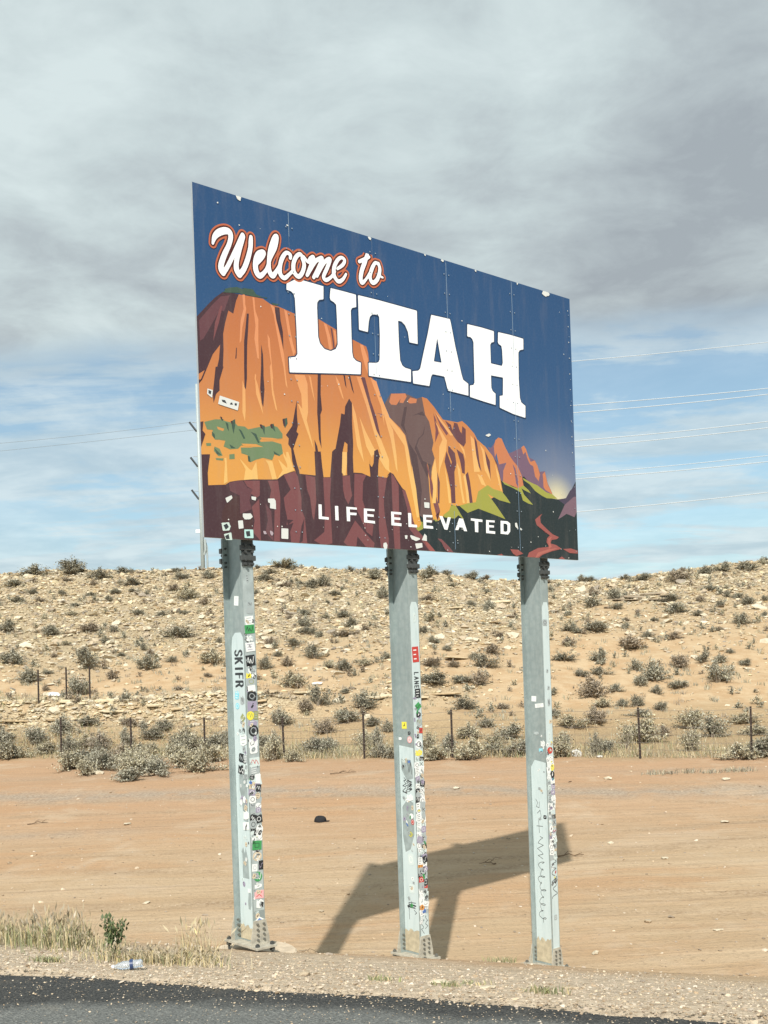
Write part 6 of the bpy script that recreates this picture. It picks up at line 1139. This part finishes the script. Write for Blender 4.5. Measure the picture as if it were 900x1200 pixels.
V,F=lathe([(.112,.0),(.112,.0155),(.130,.0155),(.130,.0)],14); link('bottle_cap',mesh_np('bottle_cap',V,F,mat('white_cap',(.75,.78,.8),rough=.4)),bo)
# dark crumpled cap on the dirt
cz=gz(-1.69,26.5); co=empty('crumpled_cap',(-1.69,26.5,cz)); co.scale=(.8,.8,.8); tag(co,'small black crumpled cap lying alone on the dirt left of middle post','cap')
M_blk=mat('black_cloth',(.022,.022,.024),rough=.9,bump=.6,bscale=60)
V=[];F=[];n=18
for l,(rr_,z_) in enumerate([(.175,0),(.185,.05),(.165,.11),(.115,.150),(.05,.165),(0.001,.168)]):
    for k in range(n):
        a=6.283*k/n; q=1+.10*math.sin(a*3+l)+.05*math.sin(a*7); V.append((math.cos(a)*rr_*q,math.sin(a)*rr_*.8*q,z_*(1+.15*math.cos(a*2))))
for l in range(5):
    for k in range(n): F.append((l*n+k,l*n+(k+1)%n,(l+1)*n+(k+1)%n,(l+1)*n+k))
link('crown',mesh_np('crown',V,F,M_blk,smooth=True),co)
b=MB(); V=[(.13,-.10,.01),(.13,.10,.01),(.26,.08,.015),(.30,0,.02),(.26,-.08,.015)]; V+=[(x,y,z+.012) for x,y,z in V]
b.add(V,[(4,3,2,1,0),(5,6,7,8,9)]+[(q,(q+1)%5,(q+1)%5+5,q+5) for q in range(5)]); b.obj('brim',[M_blk],co)
# sticks
M_stk=mat('dry_wood',(.20,.14,.09),rough=.9,var=.3,bscale=50)
def stick_obj(x,y,L,ang,r_,lb,seed):
    r=random.Random(seed); o=empty('dry_stick',(x,y,gz(x,y))); mb=MB(); pts=[]
    for q in range(7):
        t=q/6-.5; px_=x+math.cos(ang)*t*L; py_=y+math.sin(ang)*t*L; pts.append((px_-x,py_-y+r.uniform(-.03,.03),gz(px_,py_)-gz(x,y)+r_+r.uniform(0,.05)*(1-abs(t)*2)))
    mb.tube(pts,r_,6,r2=r_*.4); mb.obj('branch',[M_stk],o)
    for k in (2,4):
        p=Vector(pts[k]); mb=MB(); mb.tube([p,p+Vector((r.uniform(.05,.14),r.uniform(-.12,.12),.07)),p+Vector((r.uniform(.16,.26),r.uniform(-.15,.15),.05))],r_*.5,5,r2=r_*.2); mb.obj('twig',[M_stk],o)
    tag(o,lb,'stick')
stick_obj(3.55,21.6,.62,.15,.018,'dry branch lying across the right end of the sign shadow',1)
stick_obj(1.90,21.3,.34,2.8,.014,'short dark stick lying inside the sign shadow',2)
stick_obj(-1.35,33.0,.8,.2,.02,'thin dark branch on the dirt between left and middle posts far back',3)
stick_obj(-8.9,27.5,.5,.3,.016,'small dark stick on the dirt lot at the far left',4)
stick_obj(-1.35,12.5+3.4,.22,.4,.012,'tiny dark twig on the dirt just past the left post',5)
# white scraps
M_wh=mat('white_scrap',(.78,.77,.74),rough=.7)
def scrap(name,x,y,s_,lb,cat,seed,hgt=.6):
    r=np.random.default_rng(seed); v=rock_template(seed,.8)*s_; v[:,2]=v[:,2]*hgt+s_*.35; o=link(name,mesh_np(name,v,IF,M_wh),None,(x,y,gz(x,y))); tag(o,lb,cat)
scrap('white_bag',-14.35,47.1,.34,'white plastic bag caught on the rock bench at left beside bare posts','bag',501,.8)
scrap('paper_scrap',6.1,35.0,.16,'white scrap of paper upright by the fence just right of right post','paper',502,1.6)
scrap('white_stone',6.7,34.3,.12,'small white stone lying right of the paper scrap by the fence','stone',503)
scrap('paper_scrap',-.75,46.0,.17,'white scrap on the low slope left of the middle post','paper',504)
scrap('white_stone',-3.05,48.9,.22,'white rounded stone beside a dark shrub left of the middle post','stone',505)
scrap('paper_scrap',1.2,52.6,.13,'tiny white scrap on the slope just right of the middle post','paper',506)
# low dark weeds on the lot edge at right
pts=np.concatenate([patchpts(60,x,y,.16,.08) for x,y in ((7.6,31.0),(8.0,30.9),(8.6,31.0),(9.2,30.8),(9.8,30.9),(10.1,30.7))]); n=len(pts)
tag(link('low_weeds',blades('low_weeds',pts,rng.uniform(.05,.17,n),.012,[FM[1],FM[2],FM[3]],.8,rng.choice([0,0,1,2],n))),'low dark weeds in a row on the dirt in front of the right fence','weeds',kind='stuff')
for o in list(bpy.data.objects):
    if o.type=='MESH' and o.data.name.startswith(('patch','joint')): o.data.name=o.name.split('.')[0]
